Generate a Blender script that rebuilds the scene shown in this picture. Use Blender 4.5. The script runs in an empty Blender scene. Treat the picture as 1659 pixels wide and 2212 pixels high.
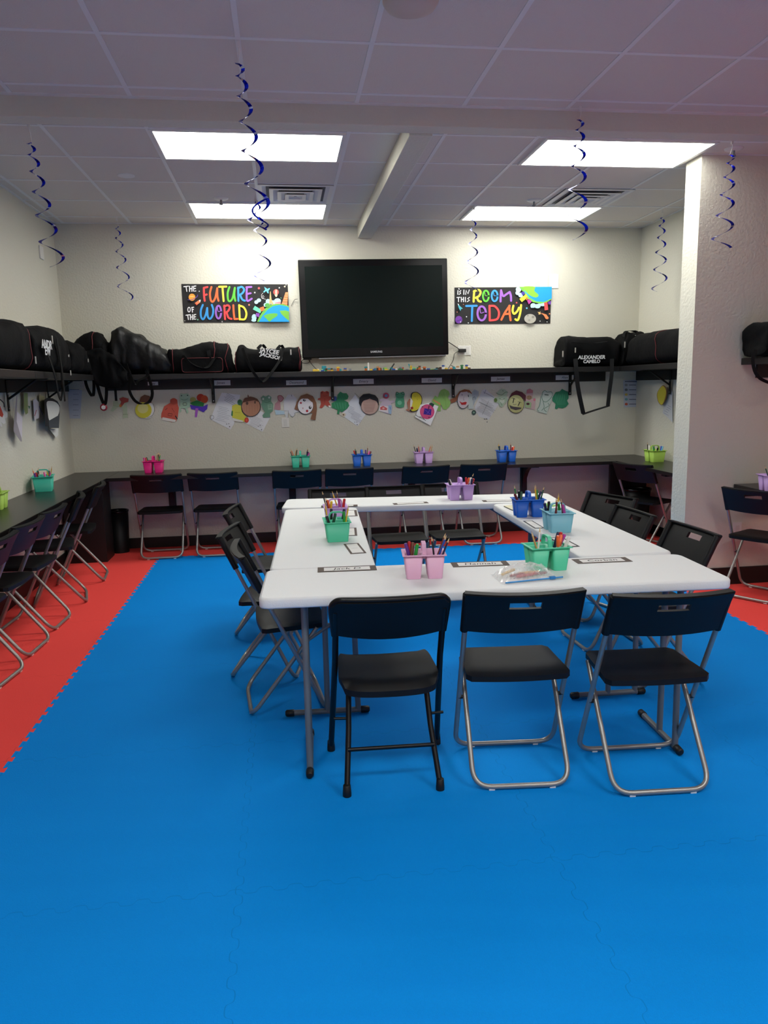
import bpy, bmesh, math, random
from mathutils import Vector, Matrix, noise
R = math.radians
random.seed(7)
scene = bpy.context.scene
COL = scene.collection

# ---------------------------------------------------------------- camera
F, PIT, YAW, ROL, CH = 1622.8, 0.16632, 0.12957, -0.01965, 1.570
fw = Vector((math.sin(YAW)*math.cos(PIT), math.cos(YAW)*math.cos(PIT), -math.sin(PIT)))
_r = Vector((math.cos(YAW), -math.sin(YAW), 0)); _u = _r.cross(fw)
rt = _r*math.cos(ROL) + _u*math.sin(ROL)
up = -_r*math.sin(ROL) + _u*math.cos(ROL)
cam = bpy.data.cameras.new('camera'); camo = bpy.data.objects.new('camera', cam); COL.objects.link(camo)
cam.sensor_fit = 'HORIZONTAL'; cam.sensor_width = 36.0; cam.lens = F/1659*36; cam.clip_start = .05
camo.matrix_world = Matrix(((rt.x, up.x, -fw.x, 0), (rt.y, up.y, -fw.y, 0), (rt.z, up.z, -fw.z, CH), (0, 0, 0, 1)))
scene.camera = camo
# ---------------------------------------------------------------- light and exposure
scene.view_settings.view_transform = 'Standard'; scene.view_settings.look = 'None'
scene.view_settings.exposure = 0.0; scene.view_settings.gamma = 1.0
scene.view_settings.use_curve_mapping = False
world = bpy.data.worlds.new('world'); scene.world = world; world.use_nodes = True
world.node_tree.nodes['Background'].inputs[0].default_value = (.75, .8, 1, 1)
world.node_tree.nodes['Background'].inputs[1].default_value = 0.05
TROFFER = 14.5         # emission of the troffers over the back of the room
TROFFER_NEAR = 19.0     # emission of the troffers behind the viewer

# room (metres): x right, y away from the viewer, z up
H, YB, XL, XR, XP, YW = 3.131, 7.709, -2.063, 3.750, 2.986, 5.264
XE, YF = 5.4, -4.0
ZT, ZD, ZS = .775, .785, 1.72       # folding table top, desk top, shelf top

def ray(px, py): return fw + rt*((px-829.5)/F) - up*((py-1106)/F)
def onZ(px, py, z): d = ray(px, py); return Vector((0, 0, CH)) + d*((z-CH)/d.z)
def onY(px, py, y): d = ray(px, py); return Vector((0, 0, CH)) + d*(y/d.y)
def onX(px, py, x): d = ray(px, py); return Vector((0, 0, CH)) + d*(x/d.x)

# ---------------------------------------------------------------- materials
def lin(c): c /= 255; return c/12.92 if c <= .04045 else ((c+.055)/1.055)**2.4
def rgb(h):
    if isinstance(h, str): h = h.lstrip('#'); h = tuple(int(h[i:i+2], 16) for i in (0, 2, 4))
    return (lin(h[0]), lin(h[1]), lin(h[2]), 1)
MATS = {}
def mat(name, col=None, rough=.6, metal=0, bump=0, bscale=60, var=0, vscale=8, emit=0, trans=0, alpha=1, spec=.5, coat=0):
    if name in MATS: return MATS[name]
    m = bpy.data.materials.new(name); m.use_nodes = True; nt = m.node_tree; b = nt.nodes['Principled BSDF']
    c = rgb(col) if not (isinstance(col, tuple) and len(col) == 4) else col
    b.inputs['Base Color'].default_value = c; b.inputs['Roughness'].default_value = rough
    b.inputs['Metallic'].default_value = metal; b.inputs['Specular IOR Level'].default_value = spec
    b.inputs['Transmission Weight'].default_value = trans; b.inputs['Alpha'].default_value = alpha
    b.inputs['Coat Weight'].default_value = coat
    tc = None
    if bump or var:
        tc = nt.nodes.new('ShaderNodeTexCoord')
    if bump:
        n = nt.nodes.new('ShaderNodeTexNoise'); n.inputs['Scale'].default_value = bscale; n.inputs['Detail'].default_value = 3
        nt.links.new(tc.outputs['Object'], n.inputs['Vector'])
        bp = nt.nodes.new('ShaderNodeBump'); bp.inputs['Distance'].default_value = bump; bp.inputs['Strength'].default_value = 1
        nt.links.new(n.outputs['Fac'], bp.inputs['Height']); nt.links.new(bp.outputs['Normal'], b.inputs['Normal'])
    if var:
        n = nt.nodes.new('ShaderNodeTexNoise'); n.inputs['Scale'].default_value = vscale; n.inputs['Detail'].default_value = 4
        nt.links.new(tc.outputs['Object'], n.inputs['Vector'])
        mx = nt.nodes.new('ShaderNodeMix'); mx.data_type = 'RGBA'
        mx.inputs[6].default_value = tuple(x*(1-var) for x in c[:3])+(1,)
        mx.inputs[7].default_value = tuple(min(1, x*(1+var)) for x in c[:3])+(1,)
        nt.links.new(n.outputs['Fac'], mx.inputs[0]); nt.links.new(mx.outputs[2], b.inputs['Base Color'])
    if emit:
        b.inputs['Emission Color'].default_value = c; b.inputs['Emission Strength'].default_value = emit
    MATS[name] = m; return m
def cmat(h, rough=.7): return mat('colour_'+h.strip('#'), h, rough)
M_wall = mat('painted_wall', '#d2cfc0', .75, bump=.004, bscale=55)
M_ceil = mat('ceiling_tile', '#dad2c8', .9, bump=.002, bscale=140, var=.05, vscale=260)
M_tbar = mat('ceiling_bar', '#e4e3e0', .5)
M_base = mat('black_vinyl', '#0b0a0b', .45)
M_lam = mat('black_laminate', '#121010', .3, bump=.0004, bscale=300, var=.2, vscale=30)
M_dark = mat('black_wood', '#0d0b0c', .5)
M_brown = mat('espresso_wood', '#241815', .5)
M_iron = mat('black_metal', '#0b0b0c', .4, metal=.3)
M_steel = mat('chair_steel', '#9d9b96', .36, metal=.6, var=.1, vscale=30)
M_grey = mat('table_leg_paint', '#6f7476', .45, metal=.2)
M_plast = mat('black_plastic', '#0e0e0e', .5, bump=.0003, bscale=500, spec=.28)
M_gloss = mat('black_gloss', '#050506', .22, spec=.25)
M_rub = mat('black_rubber', '#070707', .5)
M_white = mat('table_plastic', '#dfe1e0', .5, bump=.0006, bscale=220)
M_wht = mat('white_plastic', '#e2e0da', .45)
M_fab = mat('black_canvas', '#060607', .85, spec=.15, bump=.004, bscale=28, var=.25, vscale=14)
M_fab2 = mat('black_nylon', '#08090a', .5, spec=.3, bump=.008, bscale=12)
M_strap = mat('black_webbing', '#09090a', .7, spec=.2)
M_red = mat('red_piping', '#5a1218', .6)
M_paper = mat('paper', '#dddcd8', .8)
M_ink = cmat('#22222a')
M_foil = mat('blue_foil', '#0c1fb0', .22, metal=.9)
M_silver = mat('silver_glint_and_screw', '#c9ccd8', .3, metal=.8)  # bracket screw heads, and highlights painted onto the blue streamers
M_lamp = mat('lamp_diffuser', (1, 1, .94, 1), .4, emit=TROFFER)
M_lampn = mat('lamp_diffuser_near', (1, 1, .94, 1), .4, emit=TROFFER_NEAR)

def floor_mat(name, col, var):
    m = bpy.data.materials.new(name); m.use_nodes = True; nt = m.node_tree; b = nt.nodes['Principled BSDF']
    b.inputs['Roughness'].default_value = .8; b.inputs['Specular IOR Level'].default_value = .12
    tc = nt.nodes.new('ShaderNodeTexCoord'); sp = nt.nodes.new('ShaderNodeSeparateXYZ'); nt.links.new(tc.outputs['Object'], sp.inputs[0])
    def mth(op, a, bb=None, c=None):
        n = nt.nodes.new('ShaderNodeMath'); n.operation = op
        for i, v in enumerate((a, bb, c)):
            if v is None: continue
            if isinstance(v, (int, float)): n.inputs[i].default_value = v
            else: nt.links.new(v, n.inputs[i])
        return n.outputs[0]
    def seam(a, o, off, per):    # interlocking joint: a fine line that wanders like jigsaw teeth
        w = mth('MULTIPLY', mth('ARCTANGENT', mth('MULTIPLY', mth('SINE', mth('MULTIPLY', o, 2*math.pi/.0945)), 4)), .009)
        s = mth('SUBTRACT', mth('ADD', a, w), off)
        d = mth('ABSOLUTE', mth('SUBTRACT', mth('FRACT', mth('ADD', mth('DIVIDE', s, per), .5)), .5))
        return mth('LESS_THAN', mth('MULTIPLY', d, per), .0016)
    s = mth('MAXIMUM', seam(sp.outputs[0], sp.outputs[1], -1.24, 1.04), seam(sp.outputs[1], sp.outputs[0], 2.19, 1.02))
    fade = nt.nodes.new('ShaderNodeTexNoise'); fade.inputs['Scale'].default_value = 2.2; nt.links.new(tc.outputs['Object'], fade.inputs['Vector'])
    s = mth('MULTIPLY', s, mth('MULTIPLY', fade.outputs['Fac'], .5))
    n = nt.nodes.new('ShaderNodeTexNoise'); n.inputs['Scale'].default_value = 350; n.inputs['Detail'].default_value = 2; nt.links.new(tc.outputs['Object'], n.inputs['Vector'])
    mx = nt.nodes.new('ShaderNodeMix'); mx.data_type = 'RGBA'; c = col
    mx.inputs[6].default_value = tuple(x*(1-var) for x in c)+(1,); mx.inputs[7].default_value = tuple(x*(1+var) for x in c)+(1,)
    nt.links.new(n.outputs['Fac'], mx.inputs[0])
    m2 = nt.nodes.new('ShaderNodeMix'); m2.data_type = 'RGBA'; nt.links.new(s, m2.inputs[0]); nt.links.new(mx.outputs[2], m2.inputs[6])
    m2.inputs[7].default_value = tuple(x*.35 for x in c)+(1,); nt.links.new(m2.outputs[2], b.inputs['Base Color'])
    bp = nt.nodes.new('ShaderNodeBump'); bp.inputs['Distance'].default_value = .0015; nt.links.new(n.outputs['Fac'], bp.inputs['Height'])
    nt.links.new(bp.outputs['Normal'], b.inputs['Normal']); return m
M_blue = floor_mat('blue_foam', (.0, .25, .74), .06)
M_redf = floor_mat('red_foam', (.90, .075, .065), .06)

# ---------------------------------------------------------------- mesh helpers
class MB:
    def __init__(s): s.v = []; s.f = []; s.m = []; s.sm = []; s.mats = []
    def mi(s, m):
        if m not in s.mats: s.mats.append(m)
        return s.mats.index(m)
    def add(s, vs, fs, m, smooth=False, X=None):
        o = len(s.v); k = s.mi(m)
        s.v += [tuple(X @ Vector(v)) if X is not None else tuple(v) for v in vs]
        for f in fs: s.f.append(tuple(i+o for i in f)); s.m.append(k); s.sm.append(smooth)
    def box(s, x0, x1, y0, y1, z0, z1, m, bev=0, X=None, seg=2):
        if bev:
            b = bmesh.new(); bmesh.ops.create_cube(b, size=1)
            for v in b.verts: v.co = Vector(((x0+x1)/2+v.co.x*(x1-x0), (y0+y1)/2+v.co.y*(y1-y0), (z0+z1)/2+v.co.z*(z1-z0)))
            bmesh.ops.bevel(b, geom=b.edges[:], offset=bev, segments=seg, profile=.5, affect='EDGES')
            s.bm(b, m, False, X); return
        vs = [(x, y, z) for x in (x0, x1) for y in (y0, y1) for z in (z0, z1)]
        s.add(vs, [(0, 1, 3, 2), (4, 6, 7, 5), (0, 4, 5, 1), (2, 3, 7, 6), (0, 2, 6, 4), (1, 5, 7, 3)], m, False, X)
    def bm(s, b, m, smooth=False, X=None):
        b.verts.index_update(); s.add([v.co[:] for v in b.verts], [[v.index for v in f.verts] for f in b.faces], m, smooth, X); b.free()
    def prism(s, poly, z0, z1, m, X=None, smooth=False):
        n = len(poly)
        vs = [(p[0], p[1], z0) for p in poly]+[(p[0], p[1], z1) for p in poly]
        s.add(vs, [tuple(range(n-1, -1, -1)), tuple(range(n, 2*n))], m, False, X)
        s.add(vs, [(i, (i+1) % n, n+(i+1) % n, n+i) for i in range(n)], m, smooth, X)
    def tube(s, path, r, m, n=8, closed=False, X=None, caps=True):
        P = [Vector(p) for p in path]; N = len(P); rs = r if isinstance(r, (list, tuple)) else [r]*N
        T = []
        for i in range(N):
            a = P[(i-1) % N] if closed or i else P[0]; b = P[(i+1) % N] if closed or i < N-1 else P[-1]
            t = (b-a); T.append(t.normalized() if t.length > 1e-9 else Vector((0, 0, 1)))
        ref = Vector((0, 0, 1)) if abs(T[0].z) < .9 else Vector((1, 0, 0))
        u = T[0].cross(ref).normalized(); vs = []
        for i in range(N):
            u = (u-T[i]*u.dot(T[i])); u = u.normalized() if u.length > 1e-6 else T[i].orthogonal().normalized()
            w = T[i].cross(u)
            for k in range(n):
                a = 2*math.pi*k/n; vs.append(P[i]+(u*math.cos(a)+w*math.sin(a))*rs[i])
        fs = [((i*n+k), (i*n+(k+1) % n), ((i+1) % N*n+(k+1) % n), ((i+1) % N*n+k)) for i in range(N if closed else N-1) for k in range(n)]
        if caps and not closed:
            s.add(vs, [tuple(range(n-1, -1, -1)), tuple((N-1)*n+k for k in range(n))], m, False, X)
        s.add(vs, fs, m, True, X)
    def strap(s, path, w, th, side, m, X=None):       # flat webbing; side = direction of its width
        P = [Vector(p) for p in path]; N = len(P); vs = []
        for i in range(N):
            t = (P[min(i+1, N-1)]-P[max(i-1, 0)]).normalized(); sd = side[i] if isinstance(side, list) else side
            sd = Vector(sd); sd = (sd-t*sd.dot(t)); sd = sd.normalized() if sd.length > 1e-4 else t.orthogonal().normalized()
            nn = t.cross(sd)
            for a, b in ((1, 1), (-1, 1), (-1, -1), (1, -1)): vs.append(P[i]+sd*a*w/2+nn*b*th/2)
        fs = [(i*4+k, i*4+(k+1) % 4, i*4+4+(k+1) % 4, i*4+4+k) for i in range(N-1) for k in range(4)]+[(3, 2, 1, 0), tuple((N-1)*4+k for k in range(4))]
        s.add(vs, fs, m, False, X)
    def lathe(s, prof, m, n=20, X=None, smooth=True):
        vs = [(r*math.cos(2*math.pi*k/n), r*math.sin(2*math.pi*k/n), z) for r, z in prof for k in range(n)]
        fs = [(i*n+k, i*n+(k+1) % n, (i+1)*n+(k+1) % n, (i+1)*n+k) for i in range(len(prof)-1) for k in range(n)]
        s.add(vs, fs, m, smooth, X)
        s.add(vs, [tuple(range(n-1, -1, -1)), tuple((len(prof)-1)*n+k for k in range(n))], m, False, X)
    def build(s, name, parent=None, loc=None):
        me = bpy.data.meshes.new(name); me.from_pydata([tuple(v) for v in s.v], [], s.f)
        for m in s.mats: me.materials.append(m)
        me.polygons.foreach_set('material_index', s.m); me.polygons.foreach_set('use_smooth', s.sm); me.update()
        b = bmesh.new(); b.from_mesh(me); bmesh.ops.recalc_face_normals(b, faces=b.faces[:]); b.to_mesh(me); b.free()
        o = bpy.data.objects.new(name, me); COL.objects.link(o)
        if parent: o.parent = parent
        if loc: o.location = loc
        return o
def tag(o, label=None, cat=None, group=None, kind=None):
    if label: o['label'] = label
    if cat: o['category'] = cat
    if group: o['group'] = group
    if kind: o['kind'] = kind
    return o
def empty(name, loc, rz, label, cat, group=None):
    o = bpy.data.objects.new(name, None); COL.objects.link(o); o.location = loc; o.rotation_euler = (0, 0, rz)
    o.empty_display_size = .05
    return tag(o, label, cat, group)
KIDS = {}
def dup(o, parent=None):
    c = o.copy(); COL.objects.link(c)
    if parent: c.parent = parent
    for ch in [x for x in o.children]: dup(ch, c)
    return c
def struct(name, mb): return tag(mb.build(name), kind='structure')
def catmull(pts, k=6, closed=False):
    P = [Vector(p) for p in pts]; n = len(P); out = []
    if n < 3 and not closed: return P
    for i in range(n if closed else n-1):
        g = (lambda j: P[j % n]) if closed else (lambda j: P[max(0, min(n-1, j))])
        a, b, c, d = g(i-1), g(i), g(i+1), g(i+2)
        for t in range(k):
            t /= k; out.append(.5*((2*b)+(c-a)*t+(2*a-5*b+4*c-d)*t*t+(3*b-a-3*c+d)*t**3))
    if not closed: out.append(P[-1])
    return out
def fillet(pts, r, k=5, closed=False):
    P = [Vector(p) for p in pts]; n = len(P); out = []
    for i in range(n):
        if not closed and i in (0, n-1): out.append(P[i]); continue
        a, b, c = P[i-1], P[i], P[(i+1) % n]; d1 = (a-b); d2 = (c-b); l = min(r, d1.length*.49, d2.length*.49)
        p, q = b+d1.normalized()*l, b+d2.normalized()*l
        for j in range(k+1): t = j/k; out.append((1-t)**2*p+2*t*(1-t)*b+t*t*q)
    return out
def rrect(x0, x1, y0, y1, r, k=4): return [(p.x, p.y) for p in fillet([(x0, y0, 0), (x1, y0, 0), (x1, y1, 0), (x0, y1, 0)], r, k, True)]
def text_mesh(mb, s, size, m, X, shear=0, bold=0, ext=.0004):
    cu = bpy.data.curves.new('t', 'FONT'); cu.body = s; cu.size = size; cu.shear = shear; cu.align_x = 'CENTER'; cu.align_y = 'CENTER'
    cu.extrude = ext; cu.offset = bold; cu.resolution_u = 3
    o = bpy.data.objects.new('t', cu); COL.objects.link(o); dg = bpy.context.evaluated_depsgraph_get(); dg.update()
    me = o.evaluated_get(dg).to_mesh(); mb.add([v.co[:] for v in me.vertices], [tuple(p.vertices) for p in me.polygons], m, False, X)
    bpy.data.objects.remove(o); bpy.data.curves.remove(cu)
XZ = Matrix(((1, 0, 0, 0), (0, 0, -1, 0), (0, 1, 0, 0), (0, 0, 0, 1)))    # flat artwork stood up to face -y

# ================================================================ SETTING
# floor: red foam all over, blue foam field with jigsaw edges on top of it
mb = MB(); mb.box(XL-.1, XE+.1, YF-.1, YB+.1, -.1, 0, M_redf)
def teeth(a, b, amp=.019, per=.0945):
    a = Vector(a); b = Vector(b); L = (b-a).length; t = (b-a)/L; n = Vector((-t.y, t.x)); N = max(1, round(L/per)); p = L/N; out = []
    for i in range(N):
        for s, h in ((0, 0), (.17, 0), (.10, 1), (.60, 1), (.53, 0)): out.append(a+t*(p*(i+s))+n*(h*amp))
    return out
cs = [(-1.235, 7.235), (-1.245, 1.0), (-1.245, -3.6), (2.94, -3.6), (2.94, 4.1), (2.965, 7.045)]
poly = []
for i in range(6): poly += teeth(cs[i], cs[(i+1) % 6])
mb.prism([(p.x, p.y) for p in poly], -.002, .0015, M_blue)
struct('floor', mb)

def slab(x0, x1, y0, y1, z0, z1, m): b = MB(); b.box(x0, x1, y0, y1, z0, z1, m); return b
struct('wall_back', slab(XL-.12, XR+.12, YB, YB+.12, 0, H, M_wall))
struct('wall_left', slab(XL-.12, XL, YF, YB, 0, H, M_wall))
struct('wall_right_alcove', slab(XR, XR+.12, YW+.21, YB, 0, H, M_wall))
struct('wall_right_front', slab(XP, XE, YW, YW+.21, 0, H, M_wall))
struct('wall_right', slab(XE, XE+.12, YF, YW, 0, H, M_wall))
struct('wall_rear', slab(XL, XE, YF-.12, YF, 0, H, M_wall))
for nm, a in (('baseboard_back', (XL, XR, YB-.012, YB, 0, .105)), ('baseboard_left', (XL, XL+.012, YF, YB-.012, 0, .105)),
              ('baseboard_right_alcove', (XR-.012, XR, YW+.21, YB-.012, 0, .105)), ('baseboard_right_front', (XP, XE, YW-.012, YW, 0, .135)),
              ('baseboard_pillar', (XP-.012, XP, YW-.012, YW+.21, 0, .135))):
    b = MB(); b.box(*a, M_base, bev=.003); struct(nm, b)

# ceiling with its hanging grid
G = .61; GX0 = -.745; GY0 = 4.985
mb = MB(); mb.box(XL-.1, XE+.1, YF-.1, YB+.1, H, H+.1, M_ceil)
xs = [GX0+G*k for k in range(-2, 13)]
xs = [x for x in xs if XL < x < XE]
ys = [4.985+.61*k for k in range(0, 5)]; ysn = [3.745-.61*k for k in range(-1, 13)]
for x in xs:
    x1 = YB if x < XR else YW
    mb.box(x-.012, x+.012, YF, 4.5, H-.004, H+.01, M_tbar); mb.box(x-.012, x+.012, 4.66, x1, H-.004, H+.01, M_tbar)
for y in ys: mb.box(XL, XR if y > 5.2 else XE, y-.012, y+.012, H-.0035, H+.01, M_tbar)
for y in ysn: mb.box(XL, XE, y-.012, y+.012, H-.0035, H+.01, M_tbar)
for a in ((XL, XR, YB-.025, YB), (XL, XL+.025, YF, YB), (XR-.025, XR, YW+.21, YB), (XL, XE, 4.475, 4.51), (XP, XE, YW-.025, YW)):
    mb.box(*a, H-.005, H+.01, M_tbar)
struct('ceiling', mb)
b = MB(); b.box(XL, XE, 4.51, 4.63, 3.022, H, M_wall, bev=.004); struct('trim_1', b)          # cross beam
b = MB(); b.box(.795, .935, 4.63, YB, 3.008, H, M_wall, bev=.004); struct('trim_2', b)        # beam running to the back wall

# ---------------------------------------------------------------- ceiling lights
def troffer(x, y, label, near=False, w=1.2, d=.6):
    t = empty('ceiling_light', (x, y, H), 0, label, 'ceiling light', 'recessed ceiling lights')
    f = MB()
    for a in ((0, w, 0, .022), (0, w, d-.022, d), (0, .022, .022, d-.022), (w-.022, w, .022, d-.022)): f.box(*a, -.012, .0, M_wht)
    f.build('frame', t)
    g = MB(); g.box(.022, w-.022, .022, d-.022, -.009, -.004, M_lampn if near else M_lamp); g.build('diffuser', t)
    return t
troffer(-.74, 4.995, 'glowing rectangular ceiling light, the large near one left of the middle beam')
troffer(-.74, 6.82, 'glowing rectangular ceiling light against the back wall, left of the middle beam')
troffer(1.75, 4.985, 'glowing rectangular ceiling light nearest the white pillar')
troffer(1.75, 6.81, 'glowing rectangular ceiling light against the back wall, right of the middle beam')
for i, (x, y) in enumerate(((-.74, .7), (1.7, .7), (-.74, -2.35), (1.7, -2.35))):
    troffer(x, y, 'ceiling light over the front of the room, %s' % ('left', 'right', 'rear left', 'rear right')[i], True)

# vents, sprinklers, detector
def vent(x, y, label):
    t = empty('air_vent', (x, y, H), 0, label, 'air vent', 'ceiling air vents')
    b = MB(); b.box(0, .59, 0, .59, -.004, 0, cmat('#56565a')); b.build('backing', t)
    for k, (o, z) in enumerate(((0, -.012), (.085, -.02), (.15, -.026), (.21, -.032))):
        f = MB(); a, c = o, .59-o; w = .03; z1 = z+.012
        pr = [(a, c, a, a+w), (a, c, c-w, c), (a, a+w, a+w, c-w), (c-w, c, a+w, c-w)]
        for q in pr: f.box(*q, z, z+.005, M_wht)
        # sloping blades of the cone
        s2 = a+w; s3 = c-w; i2 = min(a+.075, .29); i3 = max(c-.075, .30)
        vs = [(s2, s2, z), (s3, s2, z), (s3, s3, z), (s2, s3, z), (i2, i2, z+.012), (i3, i2, z+.012), (i3, i3, z+.012), (i2, i3, z+.012)]
        f.add(vs, [(0, 1, 5, 4), (1, 2, 6, 5), (2, 3, 7, 6), (3, 0, 4, 7)], cmat('#d4d4d4'))
        f.build('louvre_ring', t)
vent(-.745+.61+.01, 6.205+.01, 'square ceiling air vent beside the back left ceiling light')
vent(1.75+.61, 6.195+.01, 'square ceiling air vent beside the back right ceiling light')
def sprinkler(x, y, label):
    t = empty('fire_sprinkler', (x, y, H), 0, label, 'sprinkler', 'ceiling fire sprinklers')
    a = MB(); a.lathe([(.062, 0), (.060, -.006), (.045, -.013), (.012, -.015)], M_wht, 24); a.build('escutcheon', t)
    a = MB(); a.lathe([(.009, -.012), (.009, -.04), (.014, -.042), (.018, -.052), (.006, -.055)], cmat('#8d8d90', .4), 14); a.build('head', t)
sprinkler(-.44, 6.69, 'small round fire sprinkler on the ceiling left of the left air vent')
sprinkler(2.225, 6.62, 'small round fire sprinkler on the ceiling left of the right air vent')
sprinkler(3.14, 5.13, 'round fire sprinkler on the ceiling above the white pillar')
a = MB(); a.lathe([(.062, 0), (.062, -.003), (.055, -.004)], M_tbar, 24)
tag(a.build('ceiling_cover_plate', loc=(-1.075, 6.05, H)), 'flat round cover plate in a ceiling tile at upper left', 'cover plate')
a = MB(); a.lathe([(.115, 0), (.115, -.015), (.10, -.035), (.06, -.05), (.02, -.053)], mat('beige_plastic', '#c9b9ac', .5), 28)
tag(a.build('smoke_detector', loc=(.585, 3.33, H)), 'round beige dome fixture at the top edge of the photo', 'smoke detector')

# ================================================================ DESKS AND SHELVES
DY = 7.10                      # front edge of the back desk
DX = -1.63                     # front edge of the left desk
def corbel(mb, X, h=.40, d=.40, w=.07):
    # wall board, arm and curved gusset: local +y out from the wall, z down from the underside
    mb.box(-w/2, w/2, 0, .025, -h, 0, M_dark, X=X); mb.box(-w/2, w/2, .025, d, -.03, 0, M_dark, X=X)
    pts = [(.025, -.03), (d*.8, -.03)]+[(.025+(d*.8-.025)*(1-math.sin(t*math.pi/2/8)), -.03-(h*.85-.03)*(1-math.cos(t*math.pi/2/8))) for t in range(1, 9)]
    n = len(pts); vs = [(s*.02, p[0], p[1]) for s in (-1, 1) for p in pts]
    mb.add(vs, [tuple(range(n)), tuple(range(2*n-1, n-1, -1))]+[(i, (i+1) % n, n+(i+1) % n, n+i) for i in range(n)], M_dark, X=X)
def desk(name, x0, x1, y0, y1, label, front, corbels=(), panels=()):
    t = empty(name, ((x0+x1)/2, (y0+y1)/2, 0), 0, label, 'desk'); ox, oy = -(x0+x1)/2, -(y0+y1)/2
    b = MB(); b.box(x0+ox, x1+ox, y0+oy, y1+oy, ZD-.032, ZD, M_lam, bev=.003); b.build('desktop', t)
    b = MB(); c = front
    b.box(c[0]+ox, c[1]+ox, c[2]+oy, c[3]+oy, ZD-.095, ZD-.032, M_dark); b.build('apron', t)
    for (cx, cy, rz) in corbels:
        b = MB(); corbel(b, Matrix.Translation((cx+ox, cy+oy, ZD-.032)) @ Matrix.Rotation(rz, 4, 'Z')); b.build('bracket', t)
    for p in panels:
        b = MB(); b.box(p[0]+ox, p[1]+ox, p[2]+oy, p[3]+oy, 0, ZD-.032, M_dark, bev=.002); b.build('side_panel', t)
    return t
desk('desk', DX+.002, XR-.47, DY, YB-.002, 'long black desk running along the back wall under the television',
     (DX+.002, XR-.47, YB-.027, YB-.002), [(x, YB-.002, math.pi) for x in (-1.14, .06, 1.30, 2.51)])
desk('desk', XL+.002, DX, -1.0, YB-.002, 'long black desk running along the left wall',
     (XL+.002, XL+.027, -1.0, YB-.03), [(XL+.002, y, -math.pi/2) for y in (.6, 1.8, 3.0, 4.2, 5.4)], [(XL+.03, DX-.05, 7.12, 7.42)])
desk('desk', XR-.468, XR-.002, YW+.215, YB-.002, 'short black desk along the alcove wall behind the white pillar',
     (XR-.027, XR-.002, YW+.215, YB-.03), [(XR-.002, 6.3, math.pi/2)], [(XR-.43, XR-.03, 7.34, 7.38)])
desk('desk', 3.36, 5.3, YW-.40, YW-.014, 'black desk at the right edge against the grey-lit wall',
     (3.36, 5.3, YW-.04, YW-.014), [(3.95, YW-.014, math.pi), (5.0, YW-.014, math.pi)])

def shelf_bracket(mb, X, d=.30, h=.235):
    mb.box(-.016, .016, 0, .006, -h, 0, M_iron, X=X); mb.box(-.016, .016, 0, d, -.006, 0, M_iron, X=X)
    mb.tube([(0, .006, -h*.62), (0, d*.72, -.006)], .009, M_iron, 6, X=X)
    for z in (-h+.02, -h*.45): mb.lathe([(.005, 0), (.005, .003)], M_silver, 8, X=X @ Matrix.Translation((0, .006, z)) @ Matrix.Rotation(-math.pi/2, 4, 'X'))
SD = .355
def shelf(x0, x1, y0, y1, label, fas, brs, m=M_dark):
    t = empty('shelf', ((x0+x1)/2, (y0+y1)/2, ZS), 0, label, 'shelf'); ox, oy = -(x0+x1)/2, -(y0+y1)/2
    b = MB(); b.box(x0+ox, x1+ox, y0+oy, y1+oy, -.048, 0, m, bev=.003); b.build('shelf_board', t)
    b = MB(); b.box(fas[0]+ox, fas[1]+ox, fas[2]+oy, fas[3]+oy, -.145, -.0485, M_dark); b.build('wall_cleat', t)
    for (cx, cy, rz) in brs:
        b = MB(); shelf_bracket(b, Matrix.Translation((cx+ox, cy+oy, -.0485)) @ Matrix.Rotation(rz, 4, 'Z')); b.build('bracket', t)
FY = YB-.024
shelf(XL+.002+SD, XR-SD-.002, YB-SD, YB-.002, 'long black shelf on the back wall carrying bags and toy bricks', (XL+.36, XR-.36, FY, YB-.002),
      [(x, FY, math.pi) for x in (-.68, .50, 1.745, 3.0)])
shelf(XL+.002, XL+SD, 5.62, YB-.002, 'black shelf on the left wall, the far board by the corner', (XL+.002, XL+.024, 5.62, YB-.03), [(XL+.024, y, -math.pi/2) for y in (6.0, 7.0)])
shelf(XL+.002, XL+SD, .5, 5.615, 'dark brown shelf on the left wall, the near board', (XL+.002, XL+.024, .5, 5.615), [(XL+.024, y, -math.pi/2) for y in (1.5, 3.5, 4.9)], M_brown)
shelf(XR-SD, XR-.002, YW+.215, YB-.002, 'black shelf on the alcove wall behind the white pillar', (XR-.024, XR-.002, YW+.215, YB-.03), [(XR-.024, 6.95, math.pi/2)])
shelf(3.37, 5.35, YW-SD, YW-.002, 'short black shelf at the right edge on the grey-lit wall', (3.49, 5.35, YW-.024, YW-.002), [(3.9, YW-.024, math.pi), (5.0, YW-.024, math.pi)])

# bins under the desks
def bin_(x, y, label, r=.11, h=.47):
    t = empty('waste_bin', (x, y, 0), 0, label, 'bin')
    b = MB(); b.lathe([(r*.82, 0), (r*.97, h-.02), (r*.93, h-.02), (r*.78, .012)], M_plast, 28); b.build('body', t)
    b = MB(); b.lathe([(r*.97, h-.022), (r*1.03, h-.018), (r*1.03, h), (r*.93, h), (r*.93, h-.022)], M_gloss, 28); b.build('rim', t)
bin_(-1.65, 7.56, 'black waste bin in the left corner under the back desk', .10, .42)
bin_(3.52, 7.15, 'black waste bin under the desk behind the white pillar', .14, .5)

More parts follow.
